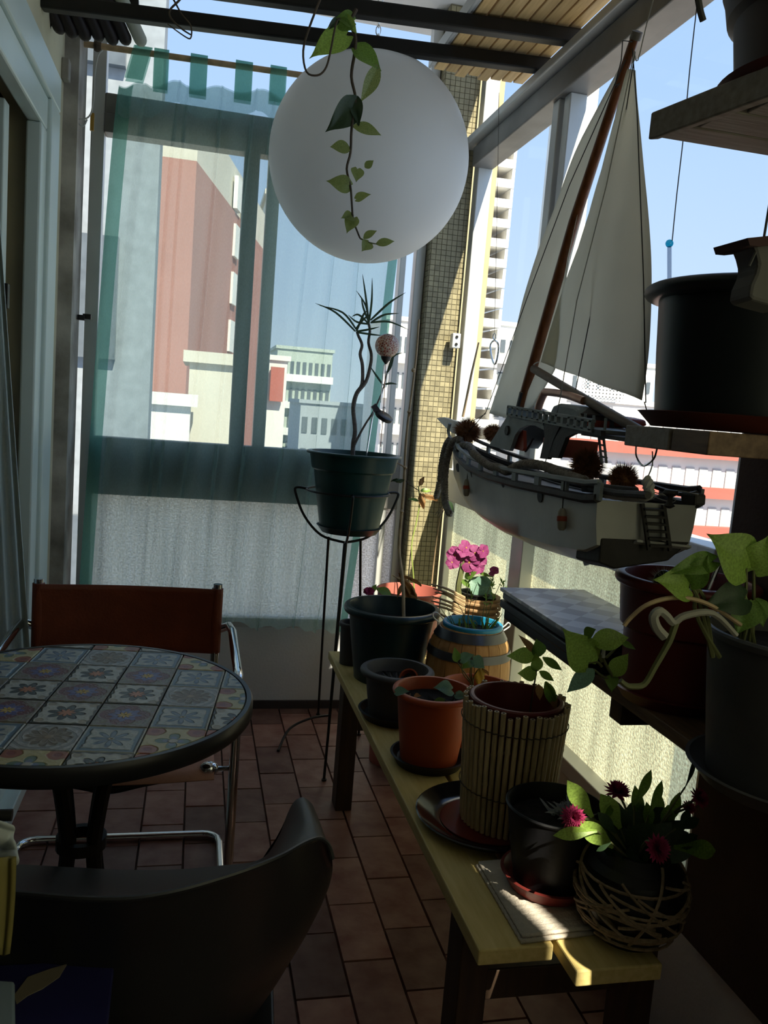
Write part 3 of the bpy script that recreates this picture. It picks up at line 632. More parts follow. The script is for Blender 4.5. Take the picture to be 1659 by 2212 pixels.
for b, m1, t in (((768, 716), (725, 675), (681, 655)), ((770, 712), (740, 675), (690, 660)), ((770, 716), (785, 680), (793, 672)), ((768, 712), (785, 690), (800, 680)), ((797, 695), (790, 660), (770, 628)),
                 ((797, 697), (803, 650), (804, 600)), ((796, 690), (790, 640), (783, 592)), ((800, 692), (840, 655), (876, 632)), ((802, 696), (830, 680), (862, 677)), ((800, 697), (840, 695), (882, 712)),
                 ((796, 700), (770, 695), (752, 680)), ((797, 700), (775, 680), (760, 684)), ((770, 716), (795, 712), (820, 706)), ((772, 718), (800, 722), (826, 725)), ((797, 697), (785, 665), (780, 640)),
                 ((836, 805), (845, 790), (852, 765)), ((828, 832), (812, 810), (800, 792)), ((832, 830), (845, 828), (858, 830)), ((838, 800), (850, 770), (870, 762))):
    pts = curve(PX([b, m1, t], YS - 0.02), 5)
    rows = []
    for i, p in enumerate(pts):
        w = 0.0036 * math.sin(math.pi * min(1, 0.25 + 0.75 * i / (len(pts) - 1))) + 0.0004
        d = (pts[min(i + 1, len(pts) - 1)] - pts[max(0, i - 1)]).normalized(); s_ = d.cross(Vector((0.1, -1, 0.3))).normalized()
        rows.append([p - s_ * w, p + Vector((0, -0.002, 0)), p + s_ * w])
    MB().grid(rows).build('leaf', leaf_d, dr, smooth=True, angle=180)
# solar garden light with a crackle-glass ball
cg = bpy.data.materials.new('crackle_glass'); cg.use_nodes = True; n = cg.node_tree.nodes; l = cg.node_tree.links; b_ = n['Principled BSDF']
vo = n.new('ShaderNodeTexVoronoi'); vo.feature = 'DISTANCE_TO_EDGE'; vo.inputs['Scale'].default_value = 130; tc = n.new('ShaderNodeTexCoord'); l.new(tc.outputs['Object'], vo.inputs['Vector'])
rp = n.new('ShaderNodeValToRGB'); rp.color_ramp.elements[0].position = 0.05; rp.color_ramp.elements[1].position = 0.16
rp.color_ramp.elements[0].color = (0.75, 0.62, 0.5, 1); rp.color_ramp.elements[1].color = (0.30, 0.06, 0.04, 1)
l.new(vo.outputs['Distance'], rp.inputs[0]); l.new(rp.outputs[0], b_.inputs['Base Color']); b_.inputs['Roughness'].default_value = 0.2; b_.inputs['Transmission Weight'].default_value = 0.35
YG = 2.90
sl = thing('solar_garden_light', 'garden light with a red crackle-glass ball on a steel stake in the green pot', 'garden light', Vector((pl(795, 975, YG).x, YG, zs)))
g0 = pl(836, 747, YG)
MB().ball(g0, 26 * mpp(g0), 28, 18).build('glass_ball', cg, sl, smooth=True)
MB().lathe([(0.020, 0), (0.016, -0.012), (0.006, -0.024), (0.003, -0.028)], g0 + Vector((0, 0, -0.036)), 20).build('socket', black_plastic, sl, smooth=True)
MB().tube([g0 + Vector((0, 0, -0.06)), pl(829, 790, YG), pl(822, 870, YG)], 0.0022, 8).build('wire', chrome, sl, smooth=True)
MB().tube([pl(833, 775, YG), pl(829, 880, YG), pl(822, 965, YG)], 0.0014, 8).build('wire', copper, sl, smooth=True)
MB().tube([pl(808, 880, YG), pl(793, 975, YG), pl(790, 1000, YG)], 0.0028, 8).build('stake', chrome, sl, smooth=True)
MB().lathe([(0.030, -0.008), (0.034, -0.004), (0.034, 0.006), (0.028, 0.009), (0.001, 0.009), (0.001, -0.008)], pl(829, 900, YG), 28, axis=(0.35, -0.35, 0.8), close=True).build('solar_housing', black_plastic, sl, smooth=True)
MB().bar(pl(806, 875, YG), pl(818, 892, YG), 0.012, 0.02).build('bracket', black_plastic, sl)

# ---------------------------------------------------------------- bench and its pots
ZB = 0.48
be = thing('bench', 'long narrow yellow pine bench on dark legs under the right window', 'bench', (0.66, 1.95, 0))
for i, (xa, xb, ya, yb) in enumerate(((0.482, 0.612, 1.165, 2.775), (0.622, 0.772, 1.10, 2.77), (0.782, 0.87, 1.22, 2.77))):
    MB().box((xa, ya, ZB - 0.028), (xb, yb, ZB)).build('plank', bench_wood, be, bevel=0.003)
for ya in (1.30, 2.56):
    for xa in (0.505, 0.845):
        MB().box((xa, ya, 0.0), (xa + 0.055, ya + 0.075, ZB - 0.028)).build('leg', bench_leg, be, bevel=0.003)
    MB().box((0.56, ya + 0.015, 0.27), (0.845, ya + 0.055, 0.33)).build('crosspiece', bench_leg, be, bevel=0.003)
    MB().box((0.56, ya + 0.015, ZB - 0.09), (0.845, ya + 0.055, ZB - 0.03)).build('crosspiece', bench_leg, be, bevel=0.003)

ZP = ZB + 0.001
pot('small_dark_pot', 'slim dark grey pot behind the big dark green pot, at the far bench corner', (0.532, 2.64), ZP, 0.622, 0.034, 0.040, grey_plastic, lip=0.003, group='pots on the bench')
gpt, gz = pot('large_green_pot', 'largest dark blue-green pot on the bench with a tall dry cane', (0.628, 2.50), ZP, 0.715, 0.106, 0.140, bluegreen_plastic, lip=0.010, liph=0.024, round_rim=True, soil_d=0.06, group='pots on the bench')
lg = MB()
q = A(903, 1435, y=2.37)
for w_ in range(3): pass
cn = thing('tall_cane', 'tall dry knotty cane rising from the big dark green pot beside the pillar', 'plant', Vector((0.655, 2.50, gz)))
cp = PX([(858, 1365), (857, 1320), (861, 1250), (862, 1185), (868, 1105), (873, 1040), (876, 970), (882, 905), (892, 830), (900, 760), (905, 690)], 2.62); cp[0].z = gz; cp[0].y = 2.50; cp[1].y = 2.52; cp[2].y = 2.56
stem(cp, 0.0062, 0.003, cane_m, cn, 'cane', 4, 8)
for x, y in ((861, 1250), (868, 1105), (875, 1010), (884, 890), (893, 800)):
    c = pl(x, y, 2.615); MB().lathe([(0.003, -0.006), (0.0075, 0), (0.003, 0.007)], c, 10).build('knot', cane_m, cn, smooth=True)
for b, t in (((862, 1250), (848, 1243)), ((876, 1010), (858, 1000)), ((884, 900), (890, 885))):
    stem(PX([b, t], 2.61), 0.003, 0.0015, cane_m, cn, 'side_shoot', 2)
for b, t, w in (((862, 1238), (900, 1290), .7), ((870, 1250), (885, 1300), .6), ((880, 1245), (912, 1262), .6), ((868, 1262), (858, 1290), .7), ((888, 1262), (902, 1305), .6), ((862, 1240), (890, 1250), .6), ((880, 1280), (918, 1310), .8)):
    leaf('dry', leaf_dry, pl(*b, 2.62), pl(*t, 2.60), cn, wid=w)
leaf('dry', leaf_d, pl(873, 1038, 2.6), pl(846, 1036, 2.6), cn, wid=1.0)
for b, t in (((808, 1355), (826, 1330)), ((862, 1348), (900, 1355))):
    bb = pl(*b, 2.44); bb.z = gz + 0.003; leaf('dry', grey_plastic, bb, pl(*t, 2.46), gpt, wid=1.0, name='dead_leaf')
# green climbing shoot near the pillar
sh = thing('climbing_shoot', 'thin pale green climbing shoot with a withered tip against the tiled pillar', 'plant', (0.80, 2.95, 0.62))
stem(PX([(897, 1330), (893, 1245), (889, 1180), (899, 1130), (906, 1090), (905, 1060), (903, 1050)], 2.96), 0.0028, 0.002, mat('lime_stem', (0.30, 0.38, 0.09), 0.5), sh)
stem(PX([(905, 1060), (890, 1050), (872, 1035)], 2.96), 0.002, 0.0012, stem_dark, sh)
stem(PX([(878, 1300), (884, 1220), (893, 1150)], 2.96), 0.0018, 0.0015, black_iron, sh, 'support_wire')
for k_, m_, b, t, w in (('oval', leaf_lime, (908, 1060), (932, 1057), .8), ('dry', leaf_dry, (905, 1050), (915, 1030), 1.2), ('dry', leaf_dry, (912, 1067), (948, 1078), .8), ('oval', leaf_g, (905, 1082), (884, 1075), .5), ('dry', leaf_dry, (908, 1065), (916, 1100), 1.0), ('oval', leaf_d, (960, 1083), (984, 1105), 1.0)):
    leaf(k_, m_, pl(*b, 2.95), pl(*t, 2.94), sh, wid=w)
stem(PX([(930, 1290), (938, 1210), (950, 1120), (958, 1085)], 3.05), 0.003, 0.002, cane_m, sh, 'cane')
# pink pot on the floor behind the bench
pk, pz = pot('pink_planter', 'faded pink planter standing behind the bench at the foot of the pillar', (0.80, 2.95), 0.002, 0.668, 0.10, 0.118, pink_plastic, lip=0.004, liph=0.01, soil_d=0.09, group='pots by the pillar')
leaf('oval', leaf_g, A(845, 1285, y=2.84), A(815, 1268, y=2.84), pk)
fl0 = thing('small_pink_daisy', 'small pink daisy peeping between the plant stand and the green pot', 'flower', (0.52, 2.72, 0.62))
c = A(796, 1278, y=2.80)
for k in range(16):
    a = k * 2.4; leaf('petal', daisy_m, c, c + Vector((0.018 * math.cos(a), -0.006 * (k % 3), 0.013 * math.sin(a) + 0.003)), fl0, name='petal')
leaf('oval', leaf_g, A(803, 1280, y=2.80), A(812, 1262, y=2.80), fl0)
stem([c, A(805, 1300, y=2.83), A(825, 1345, y=2.86)], 0.002, 0.002, stem_m, fl0)
# wicker basket with magenta flowers
bc = Vector((0.965, 2.66, ZP)); zb1 = A(1000, 1285, y=2.66).z
bk = thing('wicker_basket', 'round tan wicker basket with a pebbled waist holding the magenta flowers', 'basket', bc, 'pots on the bench')
MB().lathe([(0.055, 0), (0.062, 0.03), (0.07, zb1 - ZP - 0.05), (0.078, zb1 - ZP - 0.012), (0.080, zb1 - ZP), (0.066, zb1 - ZP - 0.006), (0.05, 0.01), (0.001, 0.006), (0.001, 0)], bc, 36, close=True).build('body', wicker, bk, smooth=True)
for j in range(11):
    zz = ZP + 0.01 + j * (zb1 - ZP - 0.015) / 10.5; r_ = lerp(0.060, 0.081, j / 10)
    MB().tube([(bc.x + (r_ + 0.003 * (i % 2)) * math.cos(2 * math.pi * i / 30), bc.y + (r_ + 0.003 * (i % 2)) * math.sin(2 * math.pi * i / 30), zz) for i in range(31)], 0.0055, 6, cap=False).build('wicker_strand', wicker, bk, smooth=True)
for k in range(26):
    a = math.pi * (0.95 + 1.0 * (k % 13) / 12); r_ = 0.082
    MB().ball((bc.x + r_ * math.cos(a), bc.y + r_ * math.sin(a), ZP + 0.055 + 0.016 * (k // 13)), 0.009, 8, 6, (1, 1, .75)).build('bead', mat('orange_bead', (0.42, 0.17, 0.06), 0.5), bk, smooth=True)
MB().lathe([(0.045, -0.05), (0.052, 0.004), (0.056, 0.008), (0.056, 0.012), (0.048, 0.012), (0.040, -0.02), (0.001, -0.02), (0.001, -0.05)], (bc.x - 0.01, bc.y, zb1), 32, close=True).build('inner_pot', black_pot, bk, smooth=True)
mb = MB()
for k in range(9):
    a = A(948 + 4 * k, 1268 + 7 * k, y=2.55); b = A(1000 + 5 * k, 1290 + 6 * k, y=2.52)
raff = MB()
for k in range(7):
    raff.tube(curve([A(935 + rr.uniform(-6, 6), 1262 + 9 * k, y=2.60), A(965, 1272 + 9 * k + rr.uniform(-8, 8), y=2.555), A(1003, 1292 + 8 * k, y=2.565)], 4), rads(0.002, 0.0065, 9), 5)
raff.build('raffia_bow', cane_m, bk, smooth=True)
fw = thing('magenta_flower_plant', 'cluster of ruffled magenta flowers on a thick green stalk in the wicker basket', 'flower', (bc.x, bc.y, zb1))
YF = 2.64
stem([Vector((A(993, 1290, y=YF).x, YF, zb1 - 0.02))] + PX([(990, 1270), (995, 1240), (1000, 1215), (998, 1195)], YF), 0.011, 0.008, stem_m, fw, 'stalk')
for (x, y, s) in ((985, 1200, 26), (1008, 1183, 22), (1028, 1195, 22), (1016, 1215, 26), (1032, 1222, 22), (978, 1215, 18), (1044, 1190, 18), (1000, 1190, 18), (1036, 1208, 20), (1068, 1232, 12), (1062, 1240, 8), (1020, 1232, 14)):
    c = pl(x, y, YF - 0.02 + rr.uniform(-0.015, 0.015)); R_ = s * mpp(c) * 0.85; tx = Vector((rr.uniform(-.5, .5), -1, rr.uniform(-.2, .7))).normalized()
    ux = tx.cross(Vector((0, 0, 1))).normalized(); uz = ux.cross(tx)
    fl_ = thing('blossom', None, None, c); adopt(fl_, fw)
    fl_.matrix_parent_inverse = Matrix.Identity(4); fl_.location = c - fw.location
    for k in range(5):
        a = 2 * math.pi * k / 5 + rr.uniform(-.2, .2); d = ux * math.cos(a) + uz * math.sin(a)
        leaf('petal', petal_m, c, c + d * R_ + tx * R_ * rr.uniform(-.1, .45), fl_, facing=tx, name='petal', wid=1.15)
    leaf('petal', leaf_y, c + tx * 0.002, c + tx * 0.004 + ux * R_ * 0.2, fl_, facing=tx, name='stamen')
for b, t, w, m_ in (((1015, 1250), (1068, 1292), 1.2, leaf_b), ((1030, 1250), (1066, 1262), 1.0, leaf_b), ((1004, 1248), (1024, 1236), 1.0, leaf_g), ((998, 1252), (1014, 1266), .8, leaf_g), ((1036, 1238), (1058, 1243), .5, leaf_g)):
    leaf('oval', m_, pl(*b, YF), pl(*t, YF - 0.04), fw, facing=(-.3, -1, .5), wid=w)
# barrel with the blue pot
br_ = A(1012, 1362, y=2.35); br = Vector((0.835, 2.33, ZP)); zb2 = A(1012, 1352, y=2.33).z; hb = zb2 - ZP
ba = thing('barrel_planter', 'small oak barrel with two dark metal hoops beside the blue inner pot', 'planter', br, 'pots on the bench')
def brad(t): return 0.112 + 0.016 * (1 - (2 * t - 0.75) ** 2) - 0.012 * max(0, t - .8) * 5
NS = 18
for k in range(NS):
    a0 = 2 * math.pi * k / NS + 0.006; a1 = 2 * math.pi * (k + 1) / NS - 0.006; rows_o = []; mb = MB(); L = 10; K = len(mb.v)
    for i in range(L + 1):
        t = i / L; r_ = brad(t) ; z_ = ZP + hb * t
        for rr_, aa in ((r_, a0), (r_, (a0 + a1) / 2), (r_, a1), (r_ - 0.010, a1), (r_ - 0.010, a0)):
            mb.v.append((br.x + rr_ * math.cos(aa), br.y + rr_ * math.sin(aa), z_))
    for i in range(L):
        for j in range(5): mb.f.append((i * 5 + j, i * 5 + (j + 1) % 5, (i + 1) * 5 + (j + 1) % 5, (i + 1) * 5 + j))
    mb.f.append((0, 1, 2, 3, 4)); mb.f.append(tuple(L * 5 + j for j in range(5)))
    mb.build('stave', barrel_wood, ba, smooth=True, angle=30)
for t0, t1 in ((0.87, 0.985), (0.62, 0.73), (0.12, 0.22)):
    pr = [(brad(t) + 0.0035, hb * t) for t in (t0, (t0 + t1) / 2, t1)] + [(brad(t) - 0.001, hb * t) for t in (t1, (t0 + t1) / 2, t0)]
    MB().lathe(pr, br, 48, close=True).build('hoop', steel_band, ba, smooth=True, angle=30)
MB().lathe([(0.001, 0.006), (0.105, 0.006), (0.105, 0.012), (0.001, 0.012)], br, 32, close=True).build('base_board', barrel_wood, ba)
bp, bz = pot('blue_pot', 'bright blue pot sitting inside the oak barrel, wispy weeds in it', (br.x + 0.004, br.y), ZP + 0.02, zb2 + 0.012, 0.07, 0.084, blue_plastic, lip=0.006, soil_d=0.025, group='pots on the bench')
for xy in ([(950, 1345), (938, 1335), (935, 1325), (945, 1324), (958, 1338)], [(1075, 1362), (1090, 1352), (1098, 1345), (1102, 1352), (1088, 1362)]):
    MB().tube(curve(PX(xy, 2.30), 4), 0.0022, 6).build('wire_handle', alu, bp, smooth=True)
wdp = thing('weeds', 'wispy green weeds with seed heads growing from the blue pot in the barrel', 'plant', (br.x, br.y, bz))
for b, t in (((1000, 1360), (1012, 1260)), ((1010, 1362), (1030, 1262)), ((1005, 1358), (985, 1300)), ((990, 1352), (965, 1310)), ((1040, 1358), (1065, 1250)), ((1045, 1355), (1085, 1252)), ((1050, 1350), (1050, 1290)),
             ((1012, 1360), (1006, 1250)), ((990, 1355), (950, 1310)), ((1020, 1360), (1030, 1290)), ((1048, 1350), (1072, 1330)), ((1055, 1350), (1085, 1325)), ((985, 1350), (968, 1325)), ((1028, 1362), (1020, 1340)), ((1000, 1362), (996, 1335)), ((1008, 1362), (1002, 1325))):
    p0 = pl(*b, br.y - 0.02 + rr.uniform(-.02, .02)); p0.z = bz; p2 = pl(*t, br.y - 0.04); pm = (p0 + p2) / 2 + Vector((rr.uniform(-.012, .012), 0, 0.01))
    stem([p0, pm, p2], 0.0016, 0.0008, stem_m, wdp, 'stem', 3, 5)
for x, y in ((1065, 1255), (1085, 1260), (1063, 1275), (1088, 1272), (1065, 1295), (1010, 1262), (1018, 1290), (1050, 1300)):
    for k in range(6):
        a = rr.uniform(0, 6.28); c = pl(x, y + rr.uniform(-10, 10), br.y - 0.04); leaf('strap', leaf_g, c, c + Vector((0.012 * math.cos(a), 0, 0.012 * abs(math.sin(a)) + .003)), wdp, wid=3, name='seed_head')
for k in range(13):
    a = rr.uniform(0, 6.28); r_ = rr.uniform(0, .06); c = Vector((br.x + r_ * math.cos(a), br.y + r_ * math.sin(a), bz)); leaf('strap', leaf_g, c, c + Vector((rr.uniform(-.03, .03), rr.uniform(-.02, .01), rr.uniform(.02, .055))), wdp, wid=rr.uniform(1.2, 2.4))
# grey pot
g2, g2z = pot('grey_pot', 'round-rimmed charcoal pot on a black saucer, mostly empty, left front of the bench', (0.572, 2.16), ZP + 0.012, 0.622, 0.072, 0.090, grey_plastic, lip=0.010, liph=0.018, round_rim=True, soil_d=0.035, group='pots on the bench', saucer=black_pot, sau_r=0.098)
MB().lathe([(0.02, 0), (0.026, 0.035), (0.028, 0.036), (0.024, 0.036), (0.018, 0.004), (0.001, 0.004), (0.001, 0)], (0.615, 2.15, g2z - 0.002), 24, axis=(-.5, -.6, .5), close=True).build('small_clay_pot', terra_plastic, g2, smooth=True)
for k in range(5): leaf('dry', grey_plastic, Vector((0.545 + .01 * k, 2.14, g2z)), Vector((0.53 + .02 * k, 2.15, g2z + .03)), g2, name='dead_leaf')
# terracotta pots
t1, t1z = pot('terracotta_pot', 'shiny terracotta-coloured pot with a pale rim and ivy, in front of the barrel', (0.590, 1.865), ZP + 0.012, 0.668, 0.070, 0.092, terra_plastic, lip=0.007, liph=0.014, round_rim=True, soil_d=0.03, group='pots on the bench', saucer=black_pot, sau_r=0.092)
t2, t2z = pot('terracotta_pot', 'terracotta-coloured pot half hidden behind the bamboo-wrapped pot', (0.755, 2.00), ZP, 0.628, 0.08, 0.098, terra_plastic, lip=0.006, liph=0.012, round_rim=True, soil_d=0.03, group='pots on the bench')
iv = thing('ivy', 'ivy seedlings with green and withered leaves in the shiny terracotta pot', 'plant', (0.59, 1.865, t1z), 'ivy in the terracotta pots')
for b, mid, t, tip, m_, w in (((868, 1530), (862, 1505), (855, 1495), (880, 1490), leaf_b, .9), ((900, 1535), (908, 1520), (905, 1508), (915, 1555), leaf_y, 1.2), ((975, 1550), (970, 1530), (960, 1515), (930, 1525), leaf_g, .7),
                        ((980, 1545), (985, 1510), (975, 1490), (945, 1480), leaf_b, 1.0), ((985, 1555), (990, 1540), (985, 1530), (1005, 1548), leaf_lime, 1.2), ((960, 1545), (975, 1515), (985, 1500), (1005, 1505), leaf_b, 1.1),
                        ((880, 1530), (888, 1515), (895, 1505), (905, 1500), leaf_dry, .8), ((960, 1560), (950, 1545), (935, 1540), (960, 1527), leaf_b, 1.0)):
    p0 = pl(*b, 1.86); p0.z = t1z; stem([p0, pl(*mid, 1.85), pl(*t, 1.84)], 0.0018, 0.0012, stem_m, iv); leaf('heart' if m_ != leaf_y else 'dry', m_, pl(*t, 1.84), pl(*tip, 1.82), iv, wid=w)
for (x, y) in ((872, 1525), (880, 1520), (888, 1528), (875, 1535), (893, 1522)): stem([Vector((pl(x, 1545, 1.86).x, 1.86, t1z)), pl(x + 6, y - 22, 1.86)], 0.002, 0.001, cane_m, iv, 'dry_stem', 2)
i2 = thing('ivy', 'taller ivy with a yellowed leaf in front of the barrel', 'plant', (0.755, 2.0, t2z), 'ivy in the terracotta pots')
for b, mid, t, tip, k_, m_, w in (((1020, 1480), (1005, 1455), (987, 1430), (985, 1405), 'oval', leaf_g, .9), ((1018, 1480), (1000, 1455), (996, 1425), (1020, 1412), 'heart', leaf_b, 1.0), ((1022, 1480), (1018, 1455), (1022, 1425), (1048, 1440), 'heart', leaf_b, 1.3),
                        ((1022, 1470), (1030, 1450), (1040, 1440), (1032, 1480), 'dry', leaf_y, 1.3), ((1022, 1470), (1030, 1450), (1045, 1445), (1055, 1455), 'dry', leaf_dry, 1.0), ((1040, 1490), (1045, 1485), (1048, 1482), (1072, 1488), 'oval', leaf_lime, 1), ((1020, 1475), (1015, 1460), (1018, 1430), (1000, 1440), 'heart', leaf_g, 1)):
    p0 = pl(*b, 1.96); stem([Vector((p0.x, 1.96, t2z)), p0, pl(*mid, 1.95), pl(*t, 1.95)], 0.0022, 0.0013, stem_m, i2); leaf(k_, m_, pl(*t, 1.95), pl(*tip, 1.93), i2, wid=w)
# bamboo-wrapped pot on a black tray
bw = Vector((0.675, 1.565, 0)); zr_ = 0.752
ty = thing('black_tray', 'glossy black tray with a dark red centre under the bamboo pot', 'tray', (0.655, 1.56, ZP))
MB().lathe([(0.10, 0), (0.125, 0.004), (0.150, 0.022), (0.153, 0.024), (0.150, 0.026), (0.120, 0.010), (0.098, 0.006), (0.001, 0.006), (0.001, 0)], (0.635, 1.56, ZP), 64, close=True).build('dish', mat('glossy_black', (0.01, 0.01, 0.012), 0.12), ty, smooth=True, angle=60)
MB().lathe([(0.001, 0.0), (0.100, 0.0), (0.100, 0.002), (0.001, 0.002)], (0.635, 1.56, ZP + 0.0065), 48, close=True).build('red_centre', mat('dark_red_lacquer', (0.14, 0.015, 0.012), 0.3), ty)
bb, bbz = pot('bamboo_wrapped_pot', 'tall brown pot wrapped in a row of upright bamboo canes', (bw.x, bw.y), ZP + 0.010, zr_ + 0.006, 0.075, 0.093, brown_plastic, lip=0.004, liph=0.012, soil_d=0.07, group='pots on the bench')
NB = 46
for k in range(NB):
    a = 2 * math.pi * k / NB; d = Vector((math.cos(a), math.sin(a), 0)); r_ = 0.0053 + rr.uniform(-.0005, .0006); zt_ = zr_ + rr.uniform(-0.008, 0.006)
    p = bw + d * 0.091; q = bw + d * 0.106; p.z = ZP + 0.010; q.z = zt_
    zn = rr.uniform(0.25, 0.75); ts_ = sorted([0, zn - .02, zn, zn + .02, 1])
    mb = MB().tube([p.lerp(q, t) for t in ts_], [r_, r_, r_ * 1.18, r_, r_], 9)
    o = mb.build('bamboo_cane', bamboo_m, bb, smooth=True)
    MB().lathe([(r_ * .45, 0), (r_ * .45, 0.0006)], q, 8).build('pith', stem_dark, o)
for zz in (0.57, 0.71):
    r_ = lerp(0.091, 0.106, (zz - ZP) / (zr_ - ZP)) + 0.0072
    MB().tube([(bw.x + r_ * math.cos(2 * math.pi * i / 92), bw.y + r_ * math.sin(2 * math.pi * i / 92), zz + 0.002 * (i % 2)) for i in range(93)], 0.0012, 5, cap=False).build('binding_wire', stem_dark, bb)
sp = thing('young_shrub', 'young shrub with oval yellow-green leaves in the bamboo-wrapped pot', 'plant', (bw.x, bw.y, bbz))
YQ = 1.56
stem([Vector((A(1143, 1560, y=YQ).x, YQ, bbz))] + PX([(1146, 1530), (1152, 1490), (1158, 1455), (1163, 1420), (1168, 1400)], YQ), 0.0022, 0.0014, stem_dark, sp, 'stem')
for b, t, w, m_ in (((1158, 1415), (1106, 1417), 1.0, leaf_lime), ((1160, 1455), (1128, 1455), 1.3, leaf_lime), ((1166, 1408), (1158, 1390), .0, leaf_g), ((1157, 1410), (1130, 1378), .5, leaf_dry), ((1166, 1418), (1163, 1388), 1.4, leaf_g),
                 ((1172, 1420), (1217, 1448), .7, leaf_g), ((1160, 1450), (1160, 1420), 1.2, leaf_lime), ((1165, 1450), (1197, 1470), .9, leaf_g), ((1178, 1472), (1202, 1530), .8, leaf_g), ((1178, 1472), (1214, 1530), .3, leaf_lime),
                 ((1163, 1478), (1168, 1510), 1.0, leaf_dry), ((1190, 1500), (1207, 1536), .9, leaf_dry)):
    if w: leaf('oval', m_, pl(*b, YQ), pl(*t, YQ - 0.02), sp, wid=w * 0.9, facing=(-.2, -1, .3))
# ribbed cloth
cl = thing('ribbed_cloth', 'folded cream ribbed cloth on the near end of the bench', 'cloth', (0.64, 1.28, ZP))
for kz in (0, 1):
    rows = []
    for i in range(41):
        t = i / 40; rows.append([Vector((lerp(0.556 + .004 * kz, 0.70, u), lerp(1.17 + .006 * kz, 1.40, t) + .01 * u, ZP + 0.003 + 0.006 * kz + 0.0012 * math.sin(i * 2.4))) for u in (0, .33, .66, 1)])
    MB().grid(rows).build('fold', white_cloth, cl, smooth=True, solid=0.005, angle=180)
# near black pot with succulent
nb, nbz = pot('black_pot', 'black pot in a brown saucer standing on the ribbed cloth', (0.665, 1.315), ZP + 0.026, 0.648, 0.066, 0.090, black_pot, lip=0.001, liph=0.006, wall=0.003, soil_d=0.03, group='pots on the bench', saucer=brown_plastic, sau_r=0.086)
su = thing('silver_succulent', 'silvery spiky succulent in the black pot', 'plant', (0.68, 1.32, nbz))
for k in range(34):
    a = k * 2.399; r_ = 0.012 + 0.001 * k; c = A(1228, 1735, y=1.33); c = Vector((c.x + rr.uniform(-.03, .03), c.y + rr.uniform(-.02, .02), nbz))
    leaf('strap', mat('silver_leaf', (0.30, 0.31, 0.33), 0.4), c, c + Vector((r_ * math.cos(a), r_ * math.sin(a), 0.022)), su, wid=1.5)
# string-wrapped vase with daisies
vc = Vector((0.752, 1.185, ZP)); 
vs_ = thing('twine_vase', 'round black vase wrapped in criss-cross jute twine, nearest on the bench', 'vase', vc, 'pots on the bench')
def vr(t): return 0.052 + 0.040 * math.sin(math.pi * min(1, (t * 0.92 + 0.04))) ** 0.8
vh = 0.155
MB().lathe([(vr(t) - 0.004, t * vh) for t in [i / 14 for i in range(15)]] + [(vr(1) - 0.008, vh), (vr(.6) - 0.01, vh * .8), (0.001, vh * .8), (0.001, 0)], vc, 40, close=True).build('body', black_pot, vs_, smooth=True)
tr_ = random.Random(11)
for k in range(34):
    a0 = tr_.uniform(0, 6.28); da = tr_.choice((-1, 1)) * tr_.uniform(0.5, 2.2); ta = tr_.uniform(0.0, 0.5); tb = tr_.uniform(0.5, 1.0)
    if k % 4 == 0: ta = tr_.uniform(.05, .9); tb = ta + tr_.uniform(-.05, .05); da = 4.5
    pts = []
    for i in range(17):
        u = i / 16; t = lerp(ta, tb, u); a = a0 + da * u; r_ = vr(min(1, max(0, t))) + 0.0012 + 0.001 * (k % 3)
        pts.append((vc.x + r_ * math.cos(a), vc.y + r_ * math.sin(a), vc.z + t * vh))
    MB().tube(pts, 0.0026, 5).build('twine', twine, vs_, smooth=True)
def daisy(parent, c, R_, up=Vector((0, 0, 1)), m_=daisy_m, n=44):
    h = thing('flower_head', None, None, c); adopt(h, parent); h.matrix_parent_inverse = Matrix.Identity(4); h.location = Vector(c) - parent.location
    up = Vector(up).normalized(); ux = up.orthogonal().normalized(); uy = up.cross(ux)
    me = MB(); K = leaf_mesh('petal', m_)
    for k in range(n):
        a = k * 2.399; q = k / n; el = lerp(1.25, 0.05, q); d = (ux * math.cos(a) + uy * math.sin(a)) * math.cos(el) + up * math.sin(el)
        p0 = Vector(c); p1 = p0 + d * R_ * lerp(.75, 1, q); s_ = d.cross(up)
        s_ = s_.normalized() if s_.length > .01 else ux
        w = R_ * 0.13; me.add([p0, p0.lerp(p1, .6) - s_ * w, p1, p0.lerp(p1, .6) + s_ * w], [(0, 1, 2, 3)])
    o = me.build('petals', m_, h, smooth=False); tag(o, kind='stuff'); return h
dz = thing('red_daisy_plant', 'bushy plant with dark pink pompom daisies growing from the twine vase', 'plant', (vc.x, vc.y, ZP + vh * .8))
YZ = 1.17
for (x, y, Yf, r_, up) in ((1333, 1712, 1.26, 27, (-.1, -.3, 1)), (1238, 1765, 1.16, 26, (-.4, -.9, .3)), (1418, 1833, 1.06, 29, (.1, -.9, .5)), (1508, 1725, 1.22, 22, (.2, -.6, .6)), (1487, 1745, 1.22, 15, (.0, -.6, .6))):
    c = pl(x, y, Yf); daisy(dz, c, r_ * mpp(c) * 1.2, up, n=80)
    stem([Vector((vc.x, vc.y, ZP + vh * .8)), (c + Vector((vc.x, vc.y, ZP + vh))) / 2 + Vector((0, 0, .01)), c], 0.0028, 0.002, stem_m, dz)
